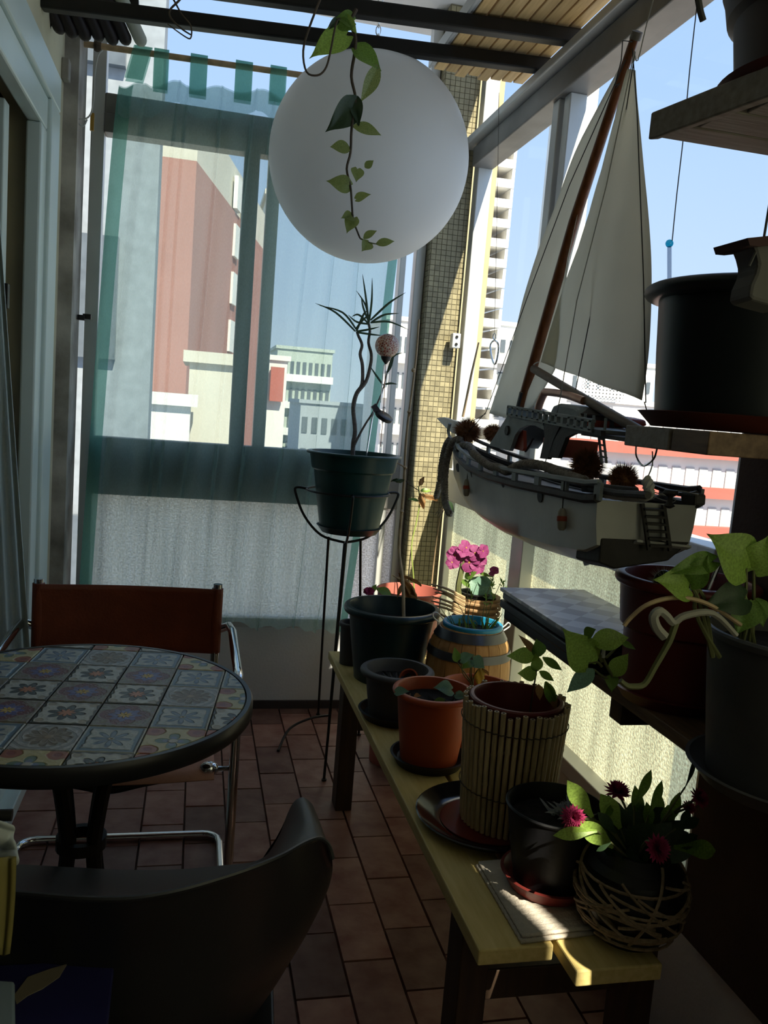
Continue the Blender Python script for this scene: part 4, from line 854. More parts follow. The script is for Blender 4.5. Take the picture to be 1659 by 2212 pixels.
for b, t, w, m_, Yl in (((1280, 1765), (1232, 1700), 1.0, leaf_lime, 1.18), ((1340, 1790), (1308, 1725), 1.2, leaf_lime, 1.2), ((1325, 1830), (1262, 1785), 1.1, leaf_lime, 1.13), ((1290, 1795), (1204, 1803), .7, leaf_lime, 1.13), ((1385, 1790), (1376, 1708), .7, leaf_g, 1.22),
                     ((1370, 1740), (1412, 1668), .6, leaf_g, 1.2), ((1400, 1760), (1437, 1692), .6, leaf_g, 1.2), ((1400, 1800), (1408, 1740), 1.1, leaf_g, 1.2), ((1440, 1800), (1445, 1745), 1.2, leaf_g, 1.2), ((1470, 1800), (1490, 1752), 1.0, leaf_d, 1.2),
                     ((1455, 1830), (1570, 1838), .7, leaf_g, 1.12), ((1440, 1835), (1520, 1810), .8, leaf_d, 1.12), ((1330, 1800), (1300, 1760), 1, leaf_d, 1.15), ((1360, 1800), (1350, 1750), 1, leaf_d, 1.2), ((1430, 1790), (1480, 1720), .8, leaf_g, 1.22),
                     ((1420, 1780), (1425, 1720), .9, leaf_g, 1.24), ((1300, 1775), (1330, 1740), .8, leaf_g, 1.2), ((1460, 1790), (1520, 1770), .8, leaf_d, 1.15), ((1320, 1820), (1290, 1840), .7, leaf_d, 1.1), ((1480, 1700), (1510, 1640), .4, leaf_d, 1.2)):
    stem([Vector((vc.x, vc.y, ZP + vh * .8)), pl(*b, Yl)], 0.0025, 0.0015, stem_m, dz, 'stem', 2, 5)
    leaf('spoon', m_, pl(*b, Yl), pl(*t, Yl), dz, wid=w * 1.2, facing=(rr.uniform(-.6, .2), -1, rr.uniform(.1, .9)))
for k in range(26):
    a = rr.uniform(0, 6.28); c = Vector((vc.x + .02 * math.cos(a), vc.y + .02 * math.sin(a), ZP + vh * .85)); e_ = c + Vector((rr.uniform(-.06, .08), rr.uniform(-.05, .05), rr.uniform(.03, .09)))
    leaf('spoon', leaf_d, c, e_, dz, wid=1.3)

# ---------------------------------------------------------------- mosaic table
ZT = 0.72
TC = Vector((-0.205, 1.682, ZT)); TR = 0.335
tb = thing('mosaic_table', 'round bistro table with a painted ceramic tile top and black iron base', 'table', (TC.x, TC.y, 0))
MB().lathe([(0.001, -0.030), (TR - 0.004, -0.030), (TR - 0.004, -0.008), (0.001, -0.008)], TC, 96, close=True).build('tabletop', mat('pale_grout', (0.24, 0.23, 0.19), 0.8), tb, smooth=True, angle=30)
MB().lathe([(TR - 0.004, -0.034), (TR + 0.004, -0.036), (TR + 0.010, -0.028), (TR + 0.010, -0.006), (TR + 0.006, 0.001), (TR - 0.003, 0.001), (TR - 0.004, -0.004)], TC, 96, close=True).build('rim', mat('table_rim_iron', (0.03, 0.028, 0.03), 0.35, 0.3), tb, smooth=True, angle=60)
class NG:
    def __init__(s, m): s.n = m.node_tree.nodes; s.l = m.node_tree.links
    def m(s, op, a, b=None, c=None):
        x = s.n.new('ShaderNodeMath'); x.operation = op
        for i, v in enumerate((a, b, c)):
            if v is None: continue
            if isinstance(v, (int, float)): x.inputs[i].default_value = v
            else: s.l.new(v, x.inputs[i])
        return x.outputs[0]
    def mask(s, a, k=30):      # 1 where a > 0
        q = s.m('MULTIPLY_ADD', a, k, 0.5); x = s.n.new('ShaderNodeClamp'); s.l.new(q, x.inputs[0]); return x.outputs[0]
    def mix(s, f, a, b):
        x = s.n.new('ShaderNodeMix'); x.data_type = 'RGBA'
        s.l.new(f, x.inputs[0])
        for i, v in ((6, a), (7, b)):
            if isinstance(v, tuple): x.inputs[i].default_value = (*v, 1)
            else: s.l.new(v, x.inputs[i])
        return x.outputs[2]
def tile_mat(kind):
    m = bpy.data.materials.new('painted_tile_' + kind); m.use_nodes = True; g = NG(m); b = g.n['Principled BSDF']
    tc = g.n.new('ShaderNodeTexCoord'); sp_ = g.n.new('ShaderNodeSeparateXYZ')
    nz = g.n.new('ShaderNodeTexNoise'); nz.inputs['Scale'].default_value = 60; g.l.new(tc.outputs['Object'], nz.inputs['Vector'])
    nz2 = g.n.new('ShaderNodeTexNoise'); nz2.inputs['Scale'].default_value = 140; g.l.new(tc.outputs['Object'], nz2.inputs['Vector'])
    g.l.new(tc.outputs['Object'], sp_.inputs[0])
    wob = g.m('MULTIPLY_ADD', nz.outputs['Fac'], 0.08, -0.04)
    u = g.m('DIVIDE', sp_.outputs[0], 0.104); v = g.m('DIVIDE', sp_.outputs[1], 0.110)
    au = g.m('ABSOLUTE', u); av = g.m('ABSOLUTE', v); mx = g.m('MAXIMUM', au, av)
    r = g.m('SQRT', g.m('ADD', g.m('MULTIPLY', u, u), g.m('MULTIPLY', v, v))); r = g.m('ADD', r, g.m('MULTIPLY', wob, 0.6)); th = g.m('ARCTAN2', v, u)
    def pet(n, ph=0.0): return g.m('ABSOLUTE', g.m('COSINE', g.m('MULTIPLY_ADD', th, n / 2, ph)))
    def inside(rad): return g.mask(g.m('SUBTRACT', rad, r))
    def lin(a, k, c): return g.m('MULTIPLY_ADD', a, k, c)
    tone = g.mask(g.m('SUBTRACT', nz.outputs['Fac'], 0.5), 6)
    if kind == 'blue_frame':
        c = g.mix(tone, (0.34, 0.38, 0.37), (0.44, 0.46, 0.43))
        c = g.mix(g.m('MULTIPLY', g.mask(g.m('SUBTRACT', mx, g.m('ADD', wob, 0.385))), g.mask(g.m('SUBTRACT', 0.465, mx))), c, (0.10, 0.17, 0.24))
        c = g.mix(inside(lin(pet(8), 0.30, 0.03)), c, (0.11, 0.17, 0.25)); c = g.mix(inside(lin(pet(8), 0.26, -0.01)), c, (0.17, 0.24, 0.33))
        c = g.mix(inside(0.05), c, (0.50, 0.50, 0.42)); c = g.mix(inside(g.m('MULTIPLY', 0.02, 1)), c, (0.3, 0.2, 0.1))
    elif kind == 'blue_star':
        c = g.mix(tone, (0.17, 0.15, 0.10), (0.24, 0.24, 0.20))
        c = g.mix(inside(lin(pet(4), 0.12, 0.36)), c, (0.22, 0.19, 0.14)); c = g.mix(inside(lin(pet(4), 0.12, 0.33)), c, (0.15, 0.045, 0.06))
        c = g.mix(g.mask(g.m('SUBTRACT', nz2.outputs['Fac'], 0.56), 12), c, (0.21, 0.16, 0.17))
        c = g.mix(inside(lin(pet(8), 0.17, 0.13)), c, (0.09, 0.09, 0.25)); c = g.mix(inside(lin(pet(8, 1.57), 0.12, 0.10)), c, (0.13, 0.14, 0.33))
        c = g.mix(inside(lin(pet(8), 0.09, 0.045)), c, (0.62, 0.42, 0.07)); c = g.mix(inside(g.m('MULTIPLY', 0.028, 1)), c, (0.3, 0.22, 0.04))
    elif kind == 'dark_flower':
        c = g.mix(tone, (0.42, 0.43, 0.40), (0.50, 0.51, 0.47))
        for sx_, sy_ in ((1, 1), (1, -1), (-1, 1), (-1, -1)):
            dx = g.m('SUBTRACT', u, 0.37 * sx_); dy = g.m('SUBTRACT', v, 0.37 * sy_); d = g.m('SQRT', g.m('ADD', g.m('MULTIPLY', dx, dx), g.m('MULTIPLY', dy, dy)))
            c = g.mix(g.mask(g.m('SUBTRACT', 0.075, d)), c, (0.36, 0.32, 0.25))
        c = g.mix(g.mask(g.m('SUBTRACT', g.m('ADD', mx, g.m('MULTIPLY', g.m('SINE', g.m('MULTIPLY', g.m('ADD', u, v), 26)), 0.015)), 0.455)), c, (0.045, 0.05, 0.045))
        c = g.mix(inside(lin(pet(8, 0.4), 0.17, 0.17)), c, (0.035, 0.045, 0.05)); c = g.mix(g.m('MULTIPLY', inside(lin(pet(8, 0.4), 0.14, 0.14)), tone), c, (0.07, 0.095, 0.10))
        c = g.mix(inside(lin(pet(8), 0.09, 0.07)), c, (0.50, 0.20, 0.10))
    elif kind == 'rosette':
        c = g.mix(tone, (0.32, 0.32, 0.32), (0.42, 0.43, 0.43))
        c = g.mix(g.mask(g.m('SUBTRACT', g.m('SINE', g.m('MULTIPLY_ADD', r, 46, g.m('MULTIPLY', th, 4))), 0.3), 3), c, (0.24, 0.26, 0.27))
        c = g.mix(inside(lin(pet(12), 0.10, 0.30)), c, (0.26, 0.24, 0.19)); c = g.mix(inside(lin(pet(12), 0.14, 0.24)), c, (0.15, 0.12, 0.09))
        c = g.mix(inside(lin(pet(8, 0.3), 0.20, 0.12)), c, (0.26, 0.23, 0.18)); c = g.mix(inside(lin(pet(8, 0.3), 0.15, 0.08)), c, (0.19, 0.15, 0.11)); c = g.mix(inside(g.m('MULTIPLY', 0.07, 1)), c, (0.30, 0.22, 0.14))
    else:
        c = g.mix(tone, (0.46, 0.41, 0.20), (0.52, 0.47, 0.27))
        dx = g.m('SUBTRACT', au, 0.36); dy = g.m('SUBTRACT', av, 0.36); d = g.m('SQRT', g.m('ADD', g.m('MULTIPLY', dx, dx), g.m('MULTIPLY', dy, dy)))
        c = g.mix(g.mask(g.m('SUBTRACT', g.m('ADD', wob, 0.17), d)), c, (0.30, 0.09, 0.05)); c = g.mix(g.mask(g.m('SUBTRACT', 0.07, d)), c, (0.20, 0.04, 0.03))
        c = g.mix(inside(lin(pet(4), 0.24, 0.06)), c, (0.12, 0.19, 0.15)); c = g.mix(inside(lin(pet(4), 0.16, 0.02)), c, (0.15, 0.20, 0.32)); c = g.mix(inside(g.m('MULTIPLY', 0.08, 1)), c, (0.45, 0.43, 0.38))
    g.l.new(c, b.inputs['Base Color']); b.inputs['Roughness'].default_value = 0.38
    bw_ = g.n.new('ShaderNodeRGBToBW'); g.l.new(c, bw_.inputs[0]); bp = g.n.new('ShaderNodeBump'); bp.inputs['Strength'].default_value = 0.9; bp.inputs['Distance'].default_value = 0.006
    g.l.new(bw_.outputs[0], bp.inputs['Height']); g.l.new(bp.outputs[0], b.inputs['Normal'])
    return m
TM = {k: tile_mat(n_) for k, n_ in dict(A='blue_frame', B='blue_star', C='dark_flower', D='rosette', E='yellow').items()}
LAY = {(-1, -1): 'C', (0, -1): 'B', (-2, -1): 'B', (-3, -1): 'C', (-1, 0): 'B', (-2, 0): 'C', (0, 0): 'C', (1, 0): 'D', (-3, 0): 'B', (-1, 1): 'C', (-2, 1): 'B', (0, 1): 'B', (1, 1): 'A', (-3, 1): 'A', (-2, 2): 'A', (-1, 2): 'D', (0, 2): 'A', (1, 2): 'E',
       (-1, -2): 'D', (0, -2): 'A', (-2, -2): 'A', (1, -2): 'E', (1, -1): 'A', (2, 0): 'E', (2, 1): 'A', (2, -1): 'C', (-1, -3): 'E', (0, -3): 'C', (-2, -3): 'C', (-3, 2): 'E', (-2, 3): 'C', (-1, 3): 'E', (0, 3): 'C', (-3, -2): 'E'}
ORI = Vector((-0.152, 1.632)); rot = math.radians(-7.2); TW, TH = 0.1065, 0.113
ex = Vector((math.cos(rot), math.sin(rot))); ey = Vector((-math.sin(rot), math.cos(rot)))
RC = TR - 0.006
def clip(poly):
    for k in range(96):
        a = 2 * math.pi * (k + .5) / 96; nx_, ny_ = math.cos(a), math.sin(a); out = []
        for i in range(len(poly)):
            p, q = poly[i], poly[(i + 1) % len(poly)]
            dp = (p.x - TC.x) * nx_ + (p.y - TC.y) * ny_ - RC; dq = (q.x - TC.x) * nx_ + (q.y - TC.y) * ny_ - RC
            if dp <= 0: out.append(p)
            if (dp < 0) != (dq < 0): out.append(p.lerp(q, dp / (dp - dq)))
        poly = out
        if not poly: return poly
    return poly
for i in range(-4, 4):
    for j in range(-4, 5):
        c2 = ORI + ex * (i + .5) * TW + ey * (j + .5) * TH; hw, hh = TW / 2 - 0.0012, TH / 2 - 0.0012
        P = clip([c2 - ex * hw - ey * hh, c2 + ex * hw - ey * hh, c2 + ex * hw + ey * hh, c2 - ex * hw + ey * hh])
        if len(P) < 3: continue
        ar = abs(sum(P[k].x * P[(k + 1) % len(P)].y - P[(k + 1) % len(P)].x * P[k].y for k in range(len(P)))) / 2
        if ar < 1e-4: continue
        L = [Vector(((p - c2).dot(ex), (p - c2).dot(ey), 0)) for p in P]; n_ = len(L); cen = sum(L, Vector()) / n_
        hz = rr.uniform(-.0004, .0004)
        vs = [Vector((p.x, p.y, -0.008)) for p in L] + [Vector((p.x, p.y, -0.0015 + hz)) for p in L] + [Vector((lerp(p.x, cen.x, .03), lerp(p.y, cen.y, .03), hz)) for p in L]
        fs = [tuple(range(2 * n_, 3 * n_))] + [(k + o_ * n_, (k + 1) % n_ + o_ * n_, (k + 1) % n_ + (o_ + 1) * n_, k + (o_ + 1) * n_) for k in range(n_) for o_ in (0, 1)]
        kk = LAY.get((i, j), 'ECAD'[(i * 3 + j) % 4])
        o = MB().add(vs, fs).build('painted_tile', TM[kk], None)
        o.parent = tb; o.matrix_parent_inverse = Matrix.Identity(4)
        o.location = Vector((c2.x, c2.y, ZT + 0.0005)) - tb.location; o.rotation_euler = (0, 0, rot)
# iron base: four bowed legs gathered by a ring
bcx, bcy = A(180, 1760, y=1.72).x, 1.70
for k in range(4):
    a = math.radians(45 + 90 * k + 5); d = Vector((math.cos(a), math.sin(a), 0)); c = Vector((bcx, bcy, 0))
    pts = curve([c + d * 0.13 + Vector((0, 0, ZT - 0.035)), c + d * 0.075 + Vector((0, 0, 0.60)), c + d * 0.040 + Vector((0, 0, 0.44)), c + d * 0.038 + Vector((0, 0, 0.36)), c + d * 0.07 + Vector((0, 0, 0.22)), c + d * 0.14 + Vector((0, 0, 0.08)), c + d * 0.20 + Vector((0, 0, 0.008))], 6)
    MB().tube(pts, 0.0155, 8).build('leg', black_iron, tb, smooth=True)
for zz in (0.40, 0.60): MB().lathe([(0.036, -0.012), (0.050, -0.012), (0.050, 0.012), (0.036, 0.012)], (bcx, bcy, zz), 24, close=True).build('collar', black_iron, tb)
MB().lathe([(0.001, 0), (0.15, 0), (0.15, 0.006), (0.001, 0.006)], (bcx, bcy, ZT - 0.042), 32, close=True).build('top_plate', black_iron, tb)

# ---------------------------------------------------------------- tubular leather chair
ch = thing('leather_armchair', 'chrome tube armchair with a dark brown leather sling back, tucked behind the mosaic table', 'chair', (-0.17, 2.2, 0))
yb = 2.36; cL = A(84, 1250, y=yb); cR = A(471, 1262, y=yb)
rt_ = 0.012
for c_, s_ in ((cL, -1), (cR, 1)):
    x_ = c_.x
    MB().tube([(x_, yb, c_.z), (x_, yb, c_.z - 0.055)], rt_ * 1.05, 16).build('tube_cap', chrome, ch, smooth=True)
    xo = x_ + s_ * 0.045
    fr_ = curve([(x_, yb, c_.z - 0.05), (x_, yb - 0.002, 0.62), (x_, yb - 0.03, 0.40)], 6)
    MB().tube(fr_, rt_, 12).build('back_tube', chrome, ch, smooth=True)
    # arm: from behind the back, forward and down as the front leg, back along the floor
    arm = [Vector((x_ + s_ * 0.01, yb + 0.01, 0.665)), Vector((xo - s_ * .008, yb + 0.0, 0.678)), Vector((xo, yb - 0.05, 0.675)), Vector((xo, 1.99, 0.67))]
    arm += [Vector((xo, 1.96 - 0.05 * math.sin(t), 0.62 + 0.05 * math.cos(t))) for t in (0.4, 0.8, 1.2)] + [Vector((xo, 1.91, 0.60)), Vector((xo, 1.91, 0.08))]
    arm += [Vector((xo, 1.96 - 0.05 * math.cos(t), 0.06 - 0.047 * math.sin(t))) for t in (0.4, 0.8, 1.2)] + [Vector((xo, 1.98, 0.013)), Vector((xo, 2.36, 0.013))]
    xi = xo - s_ * 0.05
    arm += [Vector((xo - s_ * 0.05 * (1 - math.cos(t)), 2.37 + 0.05 * math.sin(t), 0.013)) for t in (0.4, 0.8, 1.2)] + [Vector((xi, 2.42, 0.013)), Vector(((cL.x + cR.x) / 2, 2.42, 0.013))]
    MB().tube(arm, rt_, 14).build('side_frame', chrome, ch, smooth=True)
    MB().ball((x_ - s_ * .012, 1.93, 0.445), 0.018, 16, 10, (1.3, 1, 1)).build('end_cap', chrome, ch, smooth=True)
    MB().tube([(x_ - s_ * 0.01, 1.93, 0.445), (xo, 1.93, 0.445)], 0.006, 8).build('fixing_bolt', chrome, ch, smooth=True)
    MB().tube([(x_ - s_ * 0.01, 1.93, 0.445), (x_ - s_ * 0.006, 2.33, 0.41)], 0.009, 10).build('seat_tube', chrome, ch, smooth=True)
rows = []
for j in range(13):
    t = j / 12; z_ = lerp(cL.z - 0.012, 0.60, t)
    rows.append([Vector((lerp(cL.x - .006, cR.x + .010, i / 30), yb - 0.016 + 0.035 * math.sin(math.pi * i / 30) + 0.004 * math.sin(t * 3), z_ + lerp(0, cR.z - cL.z, i / 30) - 0.004 * math.sin(math.pi * i / 30))) for i in range(31)])
MB().grid(rows).build('backrest', leather, ch, smooth=True, solid=0.004)
for c_, s_ in ((cL, -1), (cR, 1)):
    MB().tube([(c_.x, yb, c_.z - 0.012), (c_.x, yb, 0.60)], rt_ + 0.004, 14).build('leather_sleeve', leather, ch, smooth=True)
rows = []
for j in range(15):
    t = j / 14; y_ = lerp(1.90, 2.33, t); rows.append([Vector((lerp(cL.x, cR.x, i / 24), y_, lerp(0.462, 0.425, t) - 0.022 * math.sin(math.pi * i / 24) * (0.4 + .6 * t) - (0.03 * (1 - t * 8) if t < .12 else 0))) for i in range(25)])
MB().grid(rows).build('seat', seat_fabric, ch, smooth=True, solid=0.004, angle=180)
bow = curve([(cL.x + .02, 1.935, 0.437), (cL.x + .16, 1.925, 0.415), (-0.16, 1.92, 0.402), (cR.x - .16, 1.925, 0.415), (cR.x - .02, 1.935, 0.437)], 6)
MB().tube(bow, 0.009, 10).build('seat_brace', black_iron, ch, smooth=True)

# ---------------------------------------------------------------- black shell chair in front
bk_ = thing('black_tub_chair', 'black moulded plastic tub chair seen from behind, in front of the table', 'chair', (0.0, 1.1, 0))
def at3(px, py, z): return A(px, py, z=z)
Lr = [at3(-330, 1900, .76), at3(-200, 1915, .765), at3(-60, 1925, .77), at3(60, 1932, .77), at3(170, 1941, .772), at3(280, 1941, .772), at3(380, 1925, .772), at3(470, 1900, .772), at3(545, 1875, .772), at3(610, 1848, .77), at3(655, 1823, .765), at3(688, 1812, .758), at3(708, 1824, .745), at3(718, 1855, .725)]
Ur = [at3(-330, 1840, .48), at3(-200, 1850, .47), at3(-60, 1862, .46), at3(60, 1868, .455), at3(170, 1874, .455), at3(280, 1879, .455), at3(380, 1878, .46), at3(470, 1870, .47), at3(560, 1858, .49), at3(600, 1810, .56), at3(618, 1765, .61), at3(634, 1733, .645), at3(655, 1722, .66), at3(676, 1738, .655)]
Mr = [a.lerp(b, .5) + Vector((0, 0, -0.03)) for a, b in zip(Lr, Ur)]
for k in range(9, 14): Mr[k] = Lr[k].lerp(Ur[k], .5) + Vector((0, 0, 0.004))
O1 = [at3(-330, 2030, .66), at3(-200, 2045, .66), at3(-60, 2060, .66), at3(60, 2070, .66), at3(170, 2080, .66), at3(280, 2085, .66), at3(385, 2075, .66), at3(480, 2050, .66), at3(560, 2015, .66), at3(625, 1975, .66), at3(675, 1930, .66), at3(703, 1905, .665), at3(716, 1890, .67), at3(719, 1880, .67)]
O2 = [at3(-330, 2230, .55), at3(-200, 2250, .55), at3(-60, 2270, .55), at3(60, 2285, .55), at3(170, 2300, .55), at3(280, 2300, .55), at3(390, 2280, .55), at3(480, 2240, .55), at3(560, 2180, .55), at3(620, 2110, .55), at3(665, 2040, .56), at3(696, 1980, .57), at3(712, 1935, .59), at3(716, 1905, .61)]
O3 = [p + (Vector((0.02, 1.2, 0)) - Vector((p.x, p.y, 0))) * 0.45 + Vector((0, 0, -0.15)) for p in O2]
def dens(r): return curve(r, 4)
MB().grid([dens(Lr), dens(Mr), dens(Ur)]).build('inner_shell', black_plastic, bk_, smooth=True, sub=2, angle=180)
MB().grid([dens(Lr), dens(O1), dens(O2), dens(O3)]).build('outer_shell', black_plastic, bk_, smooth=True, sub=2, angle=180)
MB().tube(dens(Lr), 0.0035, 8).build('rim_bead', black_plastic, bk_, smooth=True)
# outer side of the arm, down to the seat
arm_o = [Ur[k] for k in range(13, 8, -1)]
MB().grid([[Ur[13], Ur[12], Ur[11], Ur[10], Ur[9], Ur[8]], [O1[13], Ur[12] + Vector((.01, .03, -.12)), Ur[11] + Vector((.0, .03, -.12)), Ur[10] + Vector((0, .03, -.10)), Ur[9] + Vector((0, .02, -.08)), Ur[8] + Vector((0, .01, -.04))]]).build('arm_side', black_plastic, bk_, smooth=True, sub=1, angle=180)
MB().prism([Vector((-0.33, 0.95, 0.44)), Vector((0.14, 0.95, 0.44)), Vector((0.17, 1.40, 0.44)), Vector((-0.33, 1.42, 0.44))], (0, 0, 0.012)).build('seat_pan', black_plastic, bk_, bevel=0.004)
for x_, y_ in ((-0.28, 0.92), (0.10, 0.92), (-0.28, 1.36), (0.13, 1.36)):
    MB().tube([(x_, y_, 0.44), (x_ + (.03 if x_ > 0 else -.03), y_ + (.04 if y_ > 1.1 else -.04), 0.002)], [0.018, 0.013], 10).build('leg', black_plastic, bk_, smooth=True)

# ---------------------------------------------------------------- lower right shelf
ZS = 0.826
sh_ = thing('window_shelf', 'worn brown board shelf running along the right window, carrying pots and a game box', 'shelf', (0.93, 1.4, ZS - 0.02))
MB().box((0.818, 0.35, ZS - 0.024), (1.055, 2.03, ZS)).build('board', shelf_wood, sh_, bevel=0.002)
for ya in (1.42, 0.86): MB().box((0.835, ya, ZS - 0.075), (1.055, ya + 0.05, ZS - 0.025)).build('bracket', bench_leg, sh_, bevel=0.003)
# game box: board with a diamond pattern on a stack of dark trays
gb = thing('game_box', 'flat dark game box with pale diamond-chequered lid at the far shelf end', 'box', (0.89, 1.8, ZS))
cz = A(1085, 1270, z=0.904)
bx0, bx1, by0, by1 = 0.768, 1.000, 1.50, 1.955
for k, (z0_, z1_, ins) in enumerate(((ZS + 0.001, ZS + 0.026, 0.012), (ZS + 0.028, ZS + 0.048, 0.002), (ZS + 0.050, ZS + 0.067, 0.006))):
    MB().box((bx0 + ins, by0, z0_), (bx1 - ins, by1 - ins, z1_)).build('tray', mat('black_lacquer', (0.012, 0.012, 0.014), 0.22), gb, bevel=0.003)
lid = bpy.data.materials.new('diamond_board'); lid.use_nodes = True; g = NG(lid); b = g.n['Principled BSDF']
tc = g.n.new('ShaderNodeTexCoord'); mp = g.n.new('ShaderNodeMapping'); mp.inputs['Rotation'].default_value = (0, 0, math.radians(45)); g.l.new(tc.outputs['Object'], mp.inputs[0])
ck = g.n.new('ShaderNodeTexChecker'); ck.inputs['Scale'].default_value = 19; g.l.new(mp.outputs[0], ck.inputs['Vector']); ck.inputs['Color1'].default_value = (0.40, 0.38, 0.42, 1); ck.inputs['Color2'].default_value = (0.66, 0.63, 0.65, 1)
g.l.new(ck.outputs['Color'], b.inputs['Base Color']); b.inputs['Roughness'].default_value = 0.22; b.inputs['Specular IOR Level'].default_value = 0.8
MB().box((bx0, by0, ZS + 0.069), (bx1, by1, ZS + 0.078)).build('lid', lid, gb, bevel=0.001)

bp2, bpz = pot('brown_shelf_pot', 'large empty-looking brown pot with a rolled rim on the shelf below the boat', (0.905, 1.365), ZS + 0.012, 1.062, 0.098, 0.118, brown_plastic, lip=0.010, liph=0.02, round_rim=True, soil_d=0.035, band=0.45, group='shelf pots', saucer=brown_plastic, sau_r=0.112)
sp_p = thing('potted_cactus', 'small pale spiny cactus inside the brown shelf pot', 'plant', (0.88, 1.34, bpz))
cc = A(1443, 1240, y=1.30); cc = Vector((cc.x, 1.31, bpz + 0.03))
MB().ball(cc, 0.020, 12, 8, (1, 1, 1.4)).build('body', leaf_d, sp_p, smooth=True)
mb = MB()
for k in range(120):
    d = Vector((rr.gauss(0, 1), rr.gauss(0, 1), abs(rr.gauss(0, 1)))).normalized(); p = cc + Vector((d.x * .02, d.y * .02, d.z * .028)); s_ = d.orthogonal().normalized() * .0005
    mb.add([p - s_, p + s_, p + d * .012], [(0, 1, 2)])
tag(mb.build('spines', string_m, sp_p), kind='stuff')
g3, g3z = pot('grey_shelf_pot', 'large matt grey pot on a grey saucer near the right edge, pothos in it', (0.872, 1.005), ZS + 0.012, 1.055, 0.115, 0.138, grey_plastic, lip=0.004, liph=0.012, soil_d=0.03, group='shelf pots', saucer=grey_plastic, sau_r=0.142)
g4, _ = pot('dark_square_pot', 'small dark pot at the right edge before the big grey pot', (0.73, 0.78), ZS + 0.0, 0.95, 0.05, 0.062, mat('faded_black', (0.03, 0.03, 0.034), 0.6), lip=0.003, soil_d=0.02, group='shelf pots')
g4.location = Vector((0.80, 0.72, ZS + 0.001))
po = thing('pothos', 'pothos in the large grey shelf pot, its runner trailing over the shelf edge', 'plant', (0.872, 1.005, g3z))
YP = 0.97
for b, m1, t, tip, w, m_ in (((1545, 1375), (1520, 1290), (1488, 1268), (1435, 1248), 1.0, leaf_lime), ((1545, 1375), (1510, 1300), (1490, 1262), (1530, 1205), .9, leaf_g), ((1600, 1370), (1610, 1290), (1612, 1228), (1560, 1158), 1.15, leaf_lime),
                       ((1630, 1370), (1628, 1300), (1628, 1232), (1665, 1165), 1.3, leaf_lime), ((1600, 1380), (1615, 1340), (1608, 1290), (1540, 1300), .9, leaf_d), ((1640, 1380), (1620, 1340), (1618, 1300), (1600, 1365), 1.2, leaf_g),
                       ((1560, 1375), (1500, 1310), (1540, 1212), (1455, 1230), .5, leaf_g), ((1620, 1370), (1625, 1330), (1630, 1300), (1655, 1350), 1.1, leaf_g)):
    p0 = pl(*b, YP + .02); p0.z = g3z; stem([p0, pl(*m1, YP), pl(*t, YP - .01)], 0.0035, 0.002, stem_m, po); leaf('heart', m_, pl(*t, YP - .01), pl(*tip, YP - 0.03), po, wid=w, facing=(-.3, -1, .5))
stem(PX([(1590, 1372), (1540, 1325), (1480, 1330), (1455, 1345), (1440, 1330), (1425, 1320), (1412, 1332), (1418, 1355), (1435, 1375)], .93), 0.004, 0.007, mat('pale_peeling_stem', (0.30, 0.29, 0.25), 0.8), po, 'thick_stem')
stem(PX([(1600, 1350), (1540, 1310), (1490, 1293), (1440, 1293), (1395, 1308), (1362, 1335), (1348, 1352)], .95), 0.003, 0.003, cane_m, po, 'runner')
stem(PX([(1460, 1345), (1448, 1380), (1438, 1400), (1415, 1440), (1392, 1478), (1365, 1483), (1352, 1480), (1340, 1470)], .93), 0.005, 0.0035, stem_m, po, 'runner')
p2_ = po
Yp = 1.22
for b, m1, t, tip, k_, w, m_ in (((1300, 1440), (1290, 1430), (1272, 1432), (1232, 1370), 'heart', 1.15, leaf_lime), ((1300, 1430), (1290, 1400), (1262, 1372), (1280, 1360), 'oval', 1.6, leaf_g), ((1300, 1430), (1285, 1400), (1276, 1388), (1360, 1372), 'oval', 1.2, leaf_lime),
                            ((1320, 1470), (1300, 1460), (1283, 1446), (1231, 1487), 'oval', 1.0, leaf_b), ((1330, 1465), (1325, 1462), (1320, 1460), (1352, 1417), 'oval', 1.3, leaf_lime), ((1325, 1470), (1320, 1465), (1322, 1462), (1322, 1490), 'heart', 1.2, leaf_g), ((1310, 1420), (1330, 1400), (1340, 1385), (1372, 1400), 'oval', .8, leaf_g)):
    q0 = pl(*b, Yp); stem([q0, pl(*m1, Yp), pl(*t, Yp)], 0.0025, 0.0018, stem_m, p2_, 'stem', 3); leaf(k_, m_, pl(*t, Yp), pl(*tip, Yp - .02), p2_, wid=w * 0.85, facing=(-.5, -1, .6))
stem(PX([(1340, 1475), (1320, 1455), (1300, 1415), (1310, 1420), (1325, 1405)], Yp), 0.003, 0.002, stem_m, p2_)
stem(PX([(1302, 1420), (1306, 1392)], Yp), 0.004, 0.003, string_m, p2_, 'cut_stub', 2)
cl_ = thing('clear_rod', 'clear plastic rods sticking out of the brown shelf pot', 'rods', A(1540, 1270, y=1.25))
for a_, b_ in (((1530, 1275), (1552, 1222)), ((1592, 1262), (1602, 1225))): MB().tube(PX([a_, b_], 1.28), 0.004, 8).build('rod', chrome, cl_, smooth=True)

